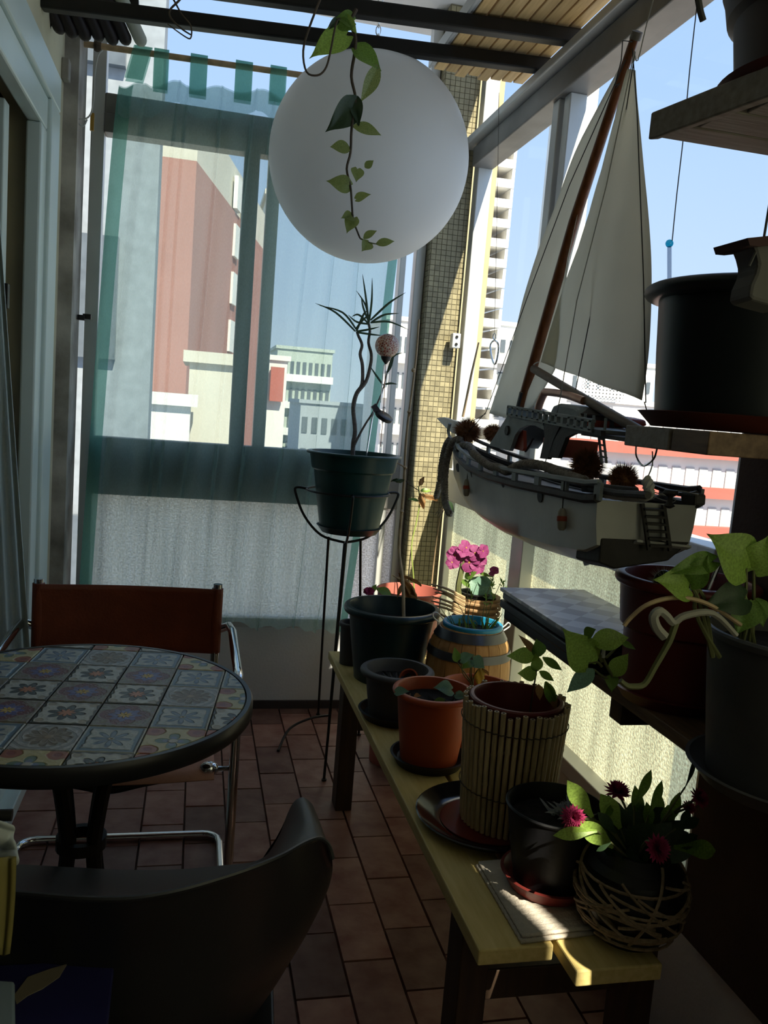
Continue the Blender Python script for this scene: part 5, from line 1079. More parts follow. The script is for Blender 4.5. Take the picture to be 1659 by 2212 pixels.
# ---------------------------------------------------------------- upper shelf with big dark pot
ub = thing('upper_shelf', 'dark board shelf with pale sawn end block at eye level on the right', 'shelf', (0.9, 1.2, 1.32))
MB().box((0.702, 1.05, 1.300), (1.03, 1.145, 1.334)).build('board', shelf_wood, ub, bevel=0.002)
MB().box((0.700, 1.150, 1.300), (1.03, 1.285, 1.334)).build('board', grey_wood, ub, bevel=0.002)
MB().tube([A(1445, 950, y=1.2), A(1445, 950, y=1.2) + Vector((0, 0, 0.3))], 0.001, 5)
hk = curve([(0.712, 1.20, 1.300), (0.714, 1.21, 1.283), (0.712, 1.235, 1.270), (0.712, 1.26, 1.283), (0.712, 1.265, 1.300)], 5)
MB().tube(hk, 0.0016, 6).build('cup_hook', chrome, ub, smooth=True)
bgp = Vector((0.850, 1.200)); 
up_, upz = pot('big_black_pot', 'very large black-green pot with a curled rim on a reddish saucer, right edge', (bgp.x, bgp.y), 1.334 + 0.014, 1.562, 0.130, 0.146, mat('blackish_pot', (0.006, 0.009, 0.012), 0.4), lip=0.016, liph=0.024, soil_d=0.02, band=0.0, round_rim=True, group='pots on the right upper shelves', saucer=mat('dull_red_plastic', (0.11, 0.022, 0.014), 0.5), sau_r=0.155)
for k in range(5):
    c = A(1512 + 9 * k, 570, y=1.18); MB().ball((c.x, c.y, upz + 0.012), 0.012, 10, 7).build('soil_clod', soil, up_, smooth=True)
gs = thing('glass_stake', 'clear glass rod with a turquoise glass ball rising from the big black pot', 'garden stake', A(1446, 590, y=1.30))
q_ = A(1446, 600, y=1.30); MB().tube([Vector((q_.x + .004, 1.30, 1.545)), q_, A(1446, 532, y=1.30)], 0.0035, 10).build('rod', glass_mat('pale_glass_rod', (0.62, 0.66, 0.72), 0.15), gs, smooth=True)
MB().ball(A(1446, 526, y=1.30), 0.0065, 16, 10).build('ball', glass_mat('turquoise_glass', (0.12, 0.55, 0.66), 0.15), gs, smooth=True)
# top right slatted shelf
ts_ = thing('top_shelf', 'grey weathered plank shelf near the ceiling at the top right corner', 'shelf', (0.8, 0.95, 1.70))
for k, (ya, yb_) in enumerate(((0.845, 0.905), (0.909, 0.968), (0.972, 1.022))):
    MB().box((0.600 - 0.021 * k, ya, 1.700), (1.03, yb_, 1.712)).build('plank', grey_wood, ts_, bevel=0.0015)
MB().prism([Vector((0.545, 1.028, 1.697)), Vector((0.556, 1.020, 1.697)), Vector((0.60, 0.845, 1.697)), Vector((0.585, 0.845, 1.697))], (0, 0, 0.034)).build('end_board', grey_wood, ts_, bevel=0.002)
tp, tpz = pot('top_brown_pot', 'large dark reddish-brown pot on the weathered shelf in the top right corner', (0.705, 0.89), 1.714, 1.845, 0.112, 0.134, mat('dark_maroon_plastic', (0.035, 0.014, 0.012), 0.5), lip=0.004, liph=0.01, band=0.35, soil_d=0.02, group='pots on the right upper shelves', saucer=mat('dull_red_plastic', (0.11, 0.022, 0.014), 0.5), sau_r=0.132)
tp.location.z = 1.726
hc = thing('rope_hanger', 'thick purple-grey cord holding the top corner pot', 'rope', A(1512, 40, y=0.85))
MB().tube(curve([A(1519, 45, y=0.86), A(1512, 20, y=0.86), A(1506, -20, y=0.86), A(1505, -60, y=0.86)], 5), 0.0035, 8).build('strand', dark_string, hc, smooth=True)
hp = thing('hanging_fabric_pot', 'small grey fabric pouch with a torn brown edge hanging at the right border', 'pouch', A(1650, 580, y=0.80))
o_ = [(1700, 512), (1655, 515), (1622, 519), (1632, 545), (1638, 570), (1633, 590), (1622, 615), (1618, 640), (1626, 648), (1650, 655), (1700, 668)]
pp = [A(x, y, y=0.80) for x, y in o_]; MB().prism(pp, (0.01, 0.05, 0)).build('pouch_body', mat('grey_felt', (0.12, 0.115, 0.11), 0.9), hp, bevel=0.004)
MB().prism([A(x, y, y=0.795) for x, y in ((1700, 505), (1655, 510), (1615, 514), (1620, 530), (1640, 532), (1700, 525))], (0.0, 0.06, 0)).build('torn_edge', mat('brown_fringe', (0.06, 0.03, 0.03), 0.95), hp)
for a_, b_ in (((1650, 515), (1672, 380)), ((1632, 545), (1618, 575))): MB().tube(PX([a_, b_], 0.80), 0.0014, 6).build('hanging_string', dark_string, hp)

# ---------------------------------------------------------------- things at the lower left edge
dc = thing('drape', 'greyish white drape pulled aside at the left edge by the door', 'curtain', A(25, 1000, x=XL + .03))
rows = []
for j in range(40):
    t = j / 39; y_ = lerp(-160, 1420, t); row = []
    for i in range(26):
        u = i / 25; px_ = lerp(-120 if t < .4 else -90, lerp(-44, 66, t), u); p = A(px_, y_, y=2.35 + 0.02 * math.sin(u * 30)); row.append(p)
    rows.append(row)
MB().grid(rows).build('panel', white_sheer, dc, smooth=True, angle=180)
MB().grid([[r[-3] + Vector((0, -.006, 0)), r[-2] + Vector((0, -.008, 0)), r[-1] + Vector((0, -.006, 0))] for r in rows]).build('hem', white_frame, dc, smooth=True, angle=180)
wc = thing('white_rag', 'crumpled pale cloth at the left border below the table', 'cloth', A(10, 1800, y=1.25))
rows = []
for j in range(9):
    row = []
    for i in range(9):
        u, v = i / 8, j / 8; row.append(A(lerp(-60, 42 - 18 * math.sin(v * 3.1 + .4) * (1 - v), u), lerp(1755 + 30 * u, 1868, v), y=0.83 + 0.014 * math.sin(u * 7 + v * 5) + .010 * math.sin(v * 13)))
    rows.append(row)
MB().grid(rows).build('cloth', mat('pale_cloth', (0.50, 0.54, 0.54), 0.9), wc, smooth=True, sub=2, solid=0.006, angle=180)
yc = thing('yellow_towel', 'mustard yellow cloth hanging to a point at the left border', 'cloth', A(10, 1930, y=1.0))
rows = [[A(lerp(-50, 30 - 14 * v ** 2, u), lerp(1852, 2062, v), y=0.80 + .012 * math.sin(u * 9)) for u in [i / 8 for i in range(9)]] for v in [j / 10 for j in range(11)]]
MB().grid(rows).build('cloth', mat('mustard_cloth', (0.22, 0.18, 0.05), 0.9), yc, smooth=True, solid=0.005, angle=180)
nbk = thing('navy_folder', 'dark navy folder with a tan patch lying in the lower left corner', 'folder', A(120, 2140, z=.66))
c_ = [A(-60, 2086, z=.665), A(100, 2079, z=.665), A(248, 2068, z=.665), A(225, 2290, z=.665), A(-60, 2290, z=.665)]
MB().prism(c_, (0, 0, -0.012)).build('cover', mat('navy_cover', (0.018, 0.017, 0.075), 0.35), nbk, bevel=0.002)
MB().prism([A(x, y, z=.6665) for x, y in ((30, 2150), (60, 2110), (110, 2092), (145, 2082), (128, 2110), (92, 2135), (60, 2150), (36, 2168))], (0, 0, -0.001)).build('tan_patch', mat('tan_patch', (0.16, 0.13, 0.09), 0.9), nbk)
bbx = thing('pale_blue_box', 'small pale blue-grey box in the bottom left corner', 'box', A(10, 2160, z=.68))
MB().prism([A(-60, 2112, z=.70), A(32, 2118, z=.70), A(34, 2290, z=.70), A(-60, 2290, z=.70)], (0, 0, -0.033)).build('body', mat('blue_grey_card', (0.20, 0.25, 0.28), 0.6), bbx, bevel=0.003)
std = thing('side_table', 'dark low side table under the navy folder', 'table', (-0.22, 0.5, 0))
ctr = A(90, 2200, z=.65)
MB().box((ctr.x - .22, ctr.y - .28, .625), (ctr.x + .06, ctr.y - .02, .651)).build('top', bench_leg, std, bevel=.003)
for sx_, sy_ in ((-.20, -.27), (.02, -.27), (-.20, -.06), (.02, -.06)): MB().box((ctr.x + sx_, ctr.y + sy_, 0), (ctr.x + sx_ + .03, ctr.y + sy_ + .03, .625)).build('leg', bench_leg, std)

tst = thing('towel_stand', 'slim dark towel stand at the left border holding the cloths', 'stand', A(-70, 1762, y=0.82))
q_ = A(-90, 1764, y=0.835); q2_ = A(26, 1772, y=0.835); tst.location = Vector((q_.x, q_.y, 0))
MB().tube([q_, Vector((q2_.x, q2_.y, q_.z))], 0.006, 10).build('bar', black_iron, tst, smooth=True)
MB().tube([q_, Vector((q_.x, q_.y, 0.012))], 0.008, 10).build('post', black_iron, tst, smooth=True)
MB().lathe([(.001, 0), (.07, 0), (.07, .008), (.001, .012)], (q_.x, q_.y, 0.001), 24, close=True).build('base', black_iron, tst)

# ---------------------------------------------------------------- the hanging model sailing boat
bo = thing('model_sailing_boat', 'large grey wooden model sailing boat with two cream sails, hanging by the right window', 'boat', (0.765, 1.85, 1.05))
def BX(px, py, off=0.0): return A(px, py, x=0.765 + off)
def BXs(pts, off=0.0): return [BX(x, y, off) for x, y in pts]
def interp(tab, t):
    for a, b in zip(tab, tab[1:]):
        if t <= b[0]:
            q = (t - a[0]) / (b[0] - a[0]); return [lerp(u, v, q) for u, v in zip(a, b)]
    return list(tab[-1])
# Y, centre X, half beam at gunwale, z gunwale, half beam at chine, z chine, z keel
HT = [(1.275, .752, .094, 1.206, .086, 1.130, 1.120), (1.32, .755, .098, 1.200, .090, 1.112, 1.085), (1.46, .758, .101, 1.196, .090, 1.096, 1.062), (1.65, .762, .102, 1.190, .086, 1.085, 1.050), (1.85, .765, .098, 1.188, .078, 1.085, 1.045), (2.05, .770, .086, 1.194, .062, 1.092, 1.050),
      (2.22, .775, .064, 1.206, .040, 1.104, 1.062), (2.36, .78, .036, 1.224, .018, 1.125, 1.085), (2.47, .783, .010, 1.245, .006, 1.175, 1.14)]
def hull_section(y, k=1.0):
    _, cx_, hb, zg, hc, zc, zk = interp(HT, y)
    P = [(-hb, zg), (-lerp(hb, hc, .5) - .002, lerp(zg, zc, .5)), (-hc, zc), (-hc * .55, lerp(zc, zk, .62)), (0, zk), (hc * .55, lerp(zc, zk, .62)), (hc, zc), (lerp(hb, hc, .5) + .002, lerp(zg, zc, .5)), (hb, zg)]
    return [Vector((cx_ + a * k, y, b)) for a, b in P]
ys = [1.275 + (2.47 - 1.275) * i / 28 for i in range(29)]
secs = [hull_section(y) for y in ys]
mb = MB().grid(secs)
mb.build('hull', hull_paint, bo, smooth=True, angle=50)
st_ = secs[0]; MB().add(st_, [tuple(range(9))]).build('transom', hull_paint, bo)
_, cx0, hb0, zg0, hc0, zc0, zk0 = HT[0]
# dark undercut and pale lip below the transom, ladder, rudder plate
MB().prism([Vector((cx0 - .080, 1.272, zc0 + .012)), Vector((cx0 + .088, 1.272, zc0 + .012)), Vector((cx0 + .05, 1.272, zk0 - .012)), Vector((cx0 - .05, 1.272, zk0 - .03)), Vector((cx0 - .080, 1.272, zk0 - .02))], (0, 0.09, -0.01)).build('stern_undercut', boat_dark, bo, bevel=.003)
MB().prism([Vector((cx0 - .02, 1.262, zc0 + .010)), Vector((cx0 + .084, 1.262, zc0 + .004)), Vector((cx0 + .084, 1.274, zc0 - .002)), Vector((cx0 - .02, 1.274, zc0 + .004))], (0, 0, .004)).build('stern_ledge', hull_paint, bo)
ld = MB()
lad = thing('stern_ladder', None, None, (cx0 + .012, 1.265, 1.17)); adopt(lad, bo); lad.matrix_parent_inverse = Matrix.Identity(4); lad.location = Vector((cx0 + .012, 1.265, 1.17)) - bo.location
for dx in (-.020, .020): MB().bar((cx0 + .005 + dx, 1.268, 1.205), (cx0 + .020 + dx, 1.255, 1.128), .006, .006).build('rail', boat_dark, lad)
for k in range(6):
    t = (k + .5) / 6; MB().bar((cx0 - .015 + .015 * t, 1.266 - .012 * t, lerp(1.202, 1.130, t)), (cx0 + .025 + .015 * t, 1.266 - .012 * t, lerp(1.202, 1.130, t)), .012, .004).build('rung', boat_dark, lad)
# deck, gunwale, rails
dk = MB().grid([[s[0] + Vector((0, 0, -.008)), (s[0] + s[8]) / 2 + Vector((0, 0, -.004)), s[8] + Vector((0, 0, -.008))] for s in secs]); dk.build('deck', boat_dark, bo)
for side in (0, 8):
    g_ = MB().tube([s[side] + Vector((0, 0, .003)) for s in secs], .0085, 6); g_.build('gunwale', boat_dark, bo, smooth=True)
    top = [s[side] + Vector((0, 0, .030)) for s in secs[:27]]
    MB().tube(top, .0055, 6).build('toe_rail', boat_grey if side == 0 else boat_dark, bo, smooth=True)
    for i in range(0, 27, 3): MB().bar(secs[i][side], secs[i][side] + Vector((0, 0, .030)), .006, .022).build('rail_post', boat_grey, bo)
# bulwark blocks near the stern
MB().prism(BXs([(1255, 1040), (1365, 1052), (1372, 1072), (1255, 1062)], -.085), (.012, 0, 0)).build('bulwark', boat_dark, bo, bevel=.002)
MB().tube(BXs([(1275, 1055), (1335, 1066), (1400, 1070)], -.098), .006, 8).build('grab_rail', boat_dark, bo)
# bow plate and pulpit
MB().prism(BXs([(942, 903), (958, 901), (992, 912), (990, 940), (975, 935), (963, 925)], .02), (.012, 0, 0)).build('bow_board', hull_paint, bo, bevel=.002)
MB().tube(BXs([(975, 960), (968, 930), (972, 915)], 0.01), .005, 6).build('stem_post', boat_grey, bo)
MB().prism(BXs([(1253, 1198), (1300, 1208), (1262, 1222)], -.07), (.004, 0, 0)).build('skeg_plate', hull_paint, bo)
# portholes
for (x, y) in ((990, 1010), (1035, 1022), (1096, 1042), (1183, 1073)):
    c = BX(x, y, -.092 if x > 1050 else (-.064 if x > 1010 else -.045)); 
    yy = c.y; s = hull_section(yy); nrm = (s[1] - s[0]).cross(Vector((0, 1, 0))).normalized(); 
    if nrm.x > 0: nrm = -nrm
    c = Vector((s[0].lerp(s[1], .55).x, yy, c.z)) + nrm * .002
    MB().lathe([(0.001, -.002), (.012, -.002), (.012, .002), (.001, .002)], c, 16, axis=nrm, close=True).build('porthole', boat_dark, bo)
# cabin: arched side walls, roof deck with a row of square openings
for side, off in ((0, -.072), (1, .062)):
    t_ = (.009, 0, 0)
    P1 = [(1056, 962), (1093, 905), (1097, 893), (1175, 910), (1175, 929), (1155, 919), (1138, 918), (1122, 926), (1112, 941), (1103, 968), (1100, 974)]
    MB().prism(BXs(P1, off), t_).build('cabin_wall', boat_grey, bo)
    P2 = [(1172, 909), (1215, 915), (1212, 925), (1196, 950), (1188, 980), (1182, 992), (1166, 990), (1176, 945)]
    MB().prism(BXs(P2, off), t_).build('cabin_pillar', boat_grey if side else boat_dark, bo)
    P3 = [(1212, 915), (1298, 930), (1298, 941), (1240, 936), (1222, 945), (1205, 990), (1184, 988), (1195, 950)]
    MB().prism(BXs(P3, off), t_).build('cabin_wall', boat_dark, bo)
MB().prism(BXs([(1104, 968), (1113, 941), (1122, 928), (1130, 930), (1131, 968), (1128, 974)], -.06), (.008, 0, 0)).build('inner_panel', boat_red, bo)
MB().prism(BXs([(1174, 945), (1195, 948), (1190, 985), (1170, 985)], -.066), (.10, 0, 0)).build('inner_panel', boat_red, bo)
MB().prism(BXs([(1056, 962), (1060, 962), (1097, 905), (1093, 903)], -.063), (.125, 0, 0)).build('cabin_front', boat_grey, bo)
pw = BX(1096, 930, -.074); MB().lathe([(.001, -.003), (.011, -.003), (.011, .003), (.001, .003)], pw, 16, axis=(-1, 0, 0), close=True).build('porthole', boat_dark, bo)
def roofp(t, dz=0): 
    a, b = BX(1095, 898, -.075), BX(1265, 932, -.075); p = a.lerp(b, t); p.z += dz; return p
for dz in (0.0, .018):
    p, q = roofp(-.01, dz), roofp(1.05, dz); MB().prism([p, q, q + Vector((0, 0, .006)), p + Vector((0, 0, .006))], (.15, 0, 0) if dz == 0 else (.008, 0, 0)).build('roof_rail' if dz else 'roof', boat_grey, bo)
for k in range(15):
    t = k / 14; p = roofp(t * 1.03, .003); MB().bar(p + Vector((.004, 0, 0)), p + Vector((.004, 0, .018)), .008, .010).build('roof_post', boat_grey, bo)
a, b = BX(1255, 940, -.06), BX(1375, 958, -.06)
MB().prism([a, b, b + Vector((0, 0, .007)), a + Vector((0, 0, .007))], (.12, 0, 0)).build('rear_roof', boat_dark, bo)
for (x, y0_, y1_) in ((1262, 925, 893), (1280, 928, 897), (1306, 932, 903), (1290, 928, 898)): MB().tube(BXs([(x, y0_), (x + 3, y1_)], -.04 if x != 1290 else .03), .003, 6).build('canopy_post', boat_grey, bo)
MB().lathe([(.001, .016), (.012, .012), (.030, .002), (.042, -.004), (.041, -.007), (.001, -.002)], BX(1290, 892, 0), 20).build('canopy', boat_dark, bo, smooth=True)
MB().lathe([(.001, .006), (.028, -.002), (.001, -.003)], BX(1160, 884, 0.02), 14).build('mushroom_vent', boat_dark, bo)
MB().tube(curve(BXs([(1160, 897), (1166, 872), (1176, 850), (1183, 847), (1225, 853), (1262, 866)], -.02), 5), .0085, 10).build('handrail', copper, bo, smooth=True)
dmp = BXs([(1184, 912), (1186, 893), (1194, 876), (1206, 871), (1240, 877), (1248, 884), (1250, 900), (1250, 920)], -.045)
MB().prism(dmp, (.09, 0, 0)).build('deckhouse', boat_grey, bo, bevel=.006)
MB().prism(BXs([(1254, 905), (1266, 906), (1264, 925), (1252, 924)], -.04), (.05, 0, 0)).build('red_box', boat_red, bo)
MB().prism(BXs([(1300, 912), (1310, 895), (1345, 900), (1365, 905), (1368, 918), (1300, 925)], .03), (.03, 0, 0)).build('dinghy', boat_red, bo, bevel=.004)
for dy in (0, 10): MB().tube(BXs([(1293 + dy, 938), (1300 + dy, 1000)], -.045), .0028, 6).build('stern_ladder_rail', boat_grey, bo)
for k in range(4): MB().tube([BX(1295 + 2 * k, 948 + 13 * k, -.045), BX(1305 + 2 * k, 950 + 13 * k, -.045)], .002, 5).build('ladder_rung', boat_grey, bo)
MB().tube(BXs([(1135, 975), (1145, 962), (1152, 948)], -.02), .003, 6).build('tiller', boat_dark, bo)
# mast, boom, gaff
MB().tube([BX(1118, 905), BX(1240, 480), BX(1371, 82)], [.0125, .012, .0085], 14).build('mast', mast_wood, bo, smooth=True)
MB().lathe([(.0001, 0), (.0105, 0), (.0105, .014), (.0001, .016)], BX(1371, 86), 14, axis=(BX(1371, 82) - BX(1240, 480)), close=True).build('mast_cap', grey_wood, bo, smooth=True)
MB().tube([BX(1153, 797, -.01), BX(1270, 866, -.012), BX(1395, 938, -.014)], .0095, 12).build('boom', wood('boom_wood', (0.17, 0.12, 0.09), (0.27, 0.20, 0.15), (30, 3, 30)), bo, smooth=True)
MB().tube(curve(BXs([(1150, 800), (1153, 788), (1163, 782)], -.01), 4), .0015, 6).build('boom_hook', alu, bo)
MB().bar(BX(1112, 905, -.03), BX(1126, 848, -.03), .006, .008).build('mast_step', boat_dark, bo)
# sails
def sail(name, left, right, belly, lab=None):
    """left/right: matching edge points from top to bottom"""
    Lc, Rc = curve(BXs(left, .0), 6), curve(BXs(right, .0), 6); rows = []
    for i, (p, q) in enumerate(zip(Lc, Rc)):
        v = i / (len(Lc) - 1)
        rows.append([p.lerp(q, u / 14) + Vector((belly * math.sin(math.pi * u / 14) * math.sin(math.pi * min(1, v * .9 + .1)), 0, 0)) + Vector((0.004 * math.sin(u * 1.1 + v * 7), 0, 0)) for u in range(15)])
    return MB().grid(rows).build(name, sail_m, bo, smooth=True, solid=.0012, angle=180)
sail('jib', [(1352, 120), (1290, 228), (1238, 330), (1198, 445), (1166, 535), (1135, 640), (1115, 720), (1085, 810), (1055, 893)],
     [(1354, 124), (1318, 238), (1284, 350), (1250, 465), (1228, 560), (1215, 660), (1208, 740), (1196, 800), (1130, 912)], .03)
sail('mainsail', [(1366, 150), (1342, 245), (1315, 340), (1286, 430), (1258, 515), (1230, 595), (1205, 670), (1184, 730), (1166, 782)],
     [(1371, 152), (1378, 210), (1388, 290), (1395, 375), (1400, 460), (1403, 560), (1402, 660), (1398, 770), (1388, 865)], -.03)
for pts, m_ in (([(1371, 110), (1310, 400), (1246, 650), (1210, 860), (1178, 1000), (1176, 1035)], string_m), ([(1372, 112), (1315, 480), (1262, 750), (1240, 860)], dark_string), ([(1366, 105), (1376, 240), (1390, 600), (1395, 870)], dark_string),
             ([(1352, 128), (1230, 400), (1140, 640), (1050, 890), (1010, 935)], dark_string), ([(1366, 90), (1345, 88), (1342, 130), (1328, 185), (1338, 180), (1330, 190)], dark_string),
             ([(1050, 893), (1030, 905), (1012, 912)], string_m), ([(1392, 868), (1398, 890), (1404, 915)], dark_string)):
    MB().tube(BXs(pts, -.045 if m_ is string_m and pts[0][0] > 1300 else -.015), .0011, 5).build('rigging_line', m_, bo)
# fenders on cords
for (x, y0_, y1_, y2_, off) in ((1009, 985, 1035, 1072, -.075), (1215, 1040, 1098, 1146, -.112)):
    MB().tube([BX(x + 4, y0_, off), BX(x, y1_, off)], .0012, 5).build('fender_cord', dark_string, bo)
    p, q = BX(x, y1_, off), BX(x - 2, y2_, off); L_ = (p - q).length
    f_ = MB().lathe([(.004, 0), (.0075, .004), (.009, L_ * .5), (.0075, L_ - .006), (.004, L_)], q, 14, axis=p - q).build('fender', mat('bone_paint', (0.40, 0.36, 0.29), 0.6), bo, smooth=True)
    MB().lathe([(.0092, 0), (.0094, .001), (.0094, .008), (.0092, .009)], q.lerp(p, .42), 14, axis=p - q).build('red_stripe', boat_red, f_)
# thick rope along the rail, with laid strands
def rope(pts, r, parent, name='rope', m_=rope_m, twist=260):
    C_ = curve(pts, 8); L = [0]
    for a, b in zip(C_, C_[1:]): L.append(L[-1] + (b - a).length)
    n_ = int(L[-1] / 0.0025) + 2; P = []
    for i in range(n_):
        s = L[-1] * i / (n_ - 1); j = max(k for k in range(len(L)) if L[k] <= s + 1e-9); j = min(j, len(C_) - 2)
        P.append(C_[j].lerp(C_[j + 1], (s - L[j]) / max(1e-9, L[j + 1] - L[j])))
    for ph in range(3):
        Q = []
        for i, p in enumerate(P):
            d = (P[min(i + 1, len(P) - 1)] - P[max(i - 1, 0)]).normalized(); u = d.orthogonal(); u = (Vector((0, 0, 1)) - d * d.z); u = u.normalized() if u.length > .2 else Vector((1, 0, 0)) - d * d.x
            u.normalize(); w = d.cross(u); a = 2 * math.pi * ph / 3 + i * .0025 * twist; Q.append(p + (u * math.cos(a) + w * math.sin(a)) * r * .52)
        MB().tube(Q, r * .56, 6).build(name + '_strand', m_, parent, smooth=True)
rp_ = thing('deck_rope', 'thick grey twisted rope looped along the boat rail with two tails at the bow', 'rope', BX(985, 960, -.05))
rope(BXs([(972, 1110), (962, 1085), (961, 1030), (966, 990), (975, 960), (985, 950), (995, 952), (990, 968), (1000, 962), (1015, 965), (1022, 978)], -.035), .0105, rp_)
rope(BXs([(942, 1075), (950, 1040), (954, 1000), (962, 965), (972, 948)], -.03), .0095, rp_)
rope(BXs([(1022, 978), (1045, 998), (1062, 1008), (1078, 1010), (1095, 1018), (1110, 1010), (1130, 1003), (1155, 1003), (1185, 1010), (1220, 1025), (1265, 1040)], -.098), .0095, rp_)
rope(BXs([(1290, 1062), (1340, 1070), (1378, 1072), (1400, 1068), (1402, 1050), (1396, 1036)], -.09), .0085, rp_, m_=string_m)
for k in range(7): MB().tube([BX(950 + 3 * k, 1100, -.03), BX(940 + 5 * k, 1112 + (k % 3) * 3, -.03)], .001, 4).build('frayed_end', rope_m, rp_)
# stern gear
MB().prism(BXs([(1468, 1062), (1502, 1066), (1500, 1092), (1470, 1088)], -.02), (.02, 0, 0)).build('tiller_block', boat_dark, bo, bevel=.004)
MB().lathe([(.003, 0), (.009, .004), (.004, .010), (.004, .018), (.013, .024), (.010, .029), (.001, .030)], BX(1445, 1098, -.03), 14).build('bollard', boat_dark, bo, smooth=True)
MB().tube(curve(BXs([(1405, 1048), (1440, 1060), (1475, 1068), (1505, 1065)], .05), 4), .004, 6).build('stern_rail', boat_dark, bo)
for s_ in ([(1400, 1065), (1425, 1078), (1450, 1085)], [(1398, 1060), (1430, 1068), (1460, 1080), (1440, 1090)], [(1405, 1080), (1450, 1060), (1508, 1068)]): MB().tube(curve(BXs(s_, -.02), 4), .001, 4).build('loose_thread', string_m, bo)
# hanging strings
hs = thing('hanging_strings', 'fine strings from the ceiling rail holding the model boat', 'string', A(1412, 0, x=.765))
for pts, off in (([(1414, -10), (1395, 60), (1378, 130), (1371, 118)], 0), ([(1509, -20), (1490, 150), (1478, 280), (1462, 420), (1452, 520)], .12), ([(1409, 975), (1409, 1005), (1395, 1040), (1388, 1055)], -.02)):
    MB().tube(curve(BXs(pts, off), 3), .0011, 5).build('string', string_m if off <= 0 else dark_string, hs)
cb_ = thing('carabiner', 'steel snap hook hanging on a string before the yellow tower', 'hook', A(1068, 750, x=.98))
cbp = [(1068, 735), (1075, 741), (1077, 752), (1074, 775), (1069, 787), (1063, 776), (1059, 752), (1062, 740), (1068, 735)]
MB().tube(curve([A(x, y, x=.98) for x, y in cbp], 5), .0035, 8, cap=False).build('ring', chrome, cb_, smooth=True)
MB().tube([A(1068, 727 + 7 * math.sin(a), x=.98) + Vector((0, .012 * math.cos(a), 0)) for a in [2 * math.pi * i / 14 for i in range(15)]], .002, 6, cap=False).build('eye', chrome, cb_, smooth=True)
MB().tube([A(1068, 722, x=.98), A(1075, 390, x=.98), A(1078, 200, x=.98)], .0009, 5).build('string', dark_string, cb_)
MB().tube([A(1068, 788, x=.98), A(1066, 802, x=.98)], .001, 5).build('string', dark_string, cb_)
MB().tube([A(1034, 740, x=1.0), A(1018, 810, x=1.0), A(1000, 900, x=1.0)], [.003, .0045, .005], 8).build('cane', cane_m, tag(thing('thin_cane', 'thin dry bamboo cane leaning on the window beside the boat bow', 'cane', A(1018, 810, x=1.0))), smooth=True)
# dried burrs
def burr(label, px, py, rad, off, seed):
    c = BX(px, py, off); R_ = rad * mpp(c); t = thing('spiky_burr', label, 'burr', c, 'spiky burrs on the boat deck'); q = random.Random(seed)
    MB().ball(c, R_ * .72, 20, 12).build('core', burr_m, t, smooth=True)
    mb = MB()
    for k in range(1500):
        d = Vector((q.gauss(0, 1), q.gauss(0, 1), q.gauss(0, 1))).normalized(); s_ = d.orthogonal().normalized(); s2 = d.cross(s_); L_ = R_ * q.uniform(1.0, 1.3); w = R_ * .026
        b0 = c + d * R_ * .66; tip = c + (d + Vector((q.uniform(-.12, .12), q.uniform(-.12, .12), q.uniform(-.12, .12)))) * L_
        mb.add([b0 + s_ * w, b0 - s_ * w * .5 + s2 * w * .8, b0 - s_ * w * .5 - s2 * w * .8, tip], [(0, 1, 3), (1, 2, 3), (2, 0, 3)])
    tag(mb.build('spines', burr_m, t), kind='stuff')
burr('spiky brown burr at the bow of the model boat, left of the cabin', 1010, 932, 27, -.01, 1)
burr('small spiky brown burr just in front of the boat cabin', 1064, 936, 20, .02, 2)
burr('largest spiky brown burr, on the deck behind the cabin arches', 1268, 1006, 35, -.03, 3)
burr('spiky brown burr nearest the stern of the model boat', 1346, 1034, 31, -.01, 4)

# ---------------------------------------------------------------- town outside
def far_mat(name, c, var=.06): return mat(name, c, .9, 0, var, .3)
cream_b = far_mat('cream_render', (0.62, 0.58, 0.50)); red_b = far_mat('brick_red_render', (0.40, 0.19, 0.16)); white_b = far_mat('white_render', (0.78, 0.77, 0.74)); yel_b = mat('yellow_tiles_facade', (0.46, 0.37, 0.20), .7, 0, .08, 3)
grey_b = far_mat('blue_grey_render', (0.34, 0.38, 0.42)); dkwin = mat('far_window_glass', (0.10, 0.12, 0.14), .2); redband = far_mat('red_band', (0.45, 0.12, 0.09))
GZ = -22.0
street = struct('floor_street', MB().box((-120, 8, GZ - 1), (160, 220, GZ)), far_mat('street_ground', (0.30, 0.29, 0.27)))
street.name = 'ground'
def facade(name, label, px0, px1, ytop, Y, depth, m_, x_far=0.0, group='apartment blocks outside', cols=0, rows_=0, wm=dkwin, x1=None, bands=None, wfrac=(.55, .5)):
    """box with its camera side on the plane y=Y between two photo columns, up to photo row ytop, standing on the street"""
    a = A(px0, ytop, y=Y); b = A(px1, ytop, y=Y); z1 = a.z; xa, xb = min(a.x, b.x), max(a.x, b.x)
    t = thing(name, label, 'building', ((xa + xb) / 2, Y, GZ), group)
    MB().box((xa, Y, GZ), (xb, Y + depth, z1)).build('wall', m_, t)
    if cols:
        cw = (xb - xa) / cols; rh = 3.0
        for r_ in range(rows_):
            for c_ in range(cols):
                zz = z1 - 1.3 - r_ * rh; x_ = xa + (c_ + .5) * cw
                MB().box((x_ - cw * wfrac[0] / 2, Y - .10, zz - rh * wfrac[1]), (x_ + cw * wfrac[0] / 2, Y + .05, zz)).build('window', wm, t)
            if bands: MB().box((xa - .1, Y - .9, z1 - 1.3 - r_ * rh - rh * .75), (xb + .1, Y, z1 - 1.3 - r_ * rh - rh * .48)).build('balcony_slab', bands, t)
    MB().box((xa - .2, Y - .2, z1), (xb + .2, Y + depth, z1 + .35)).build('parapet', m_, t)
    return t
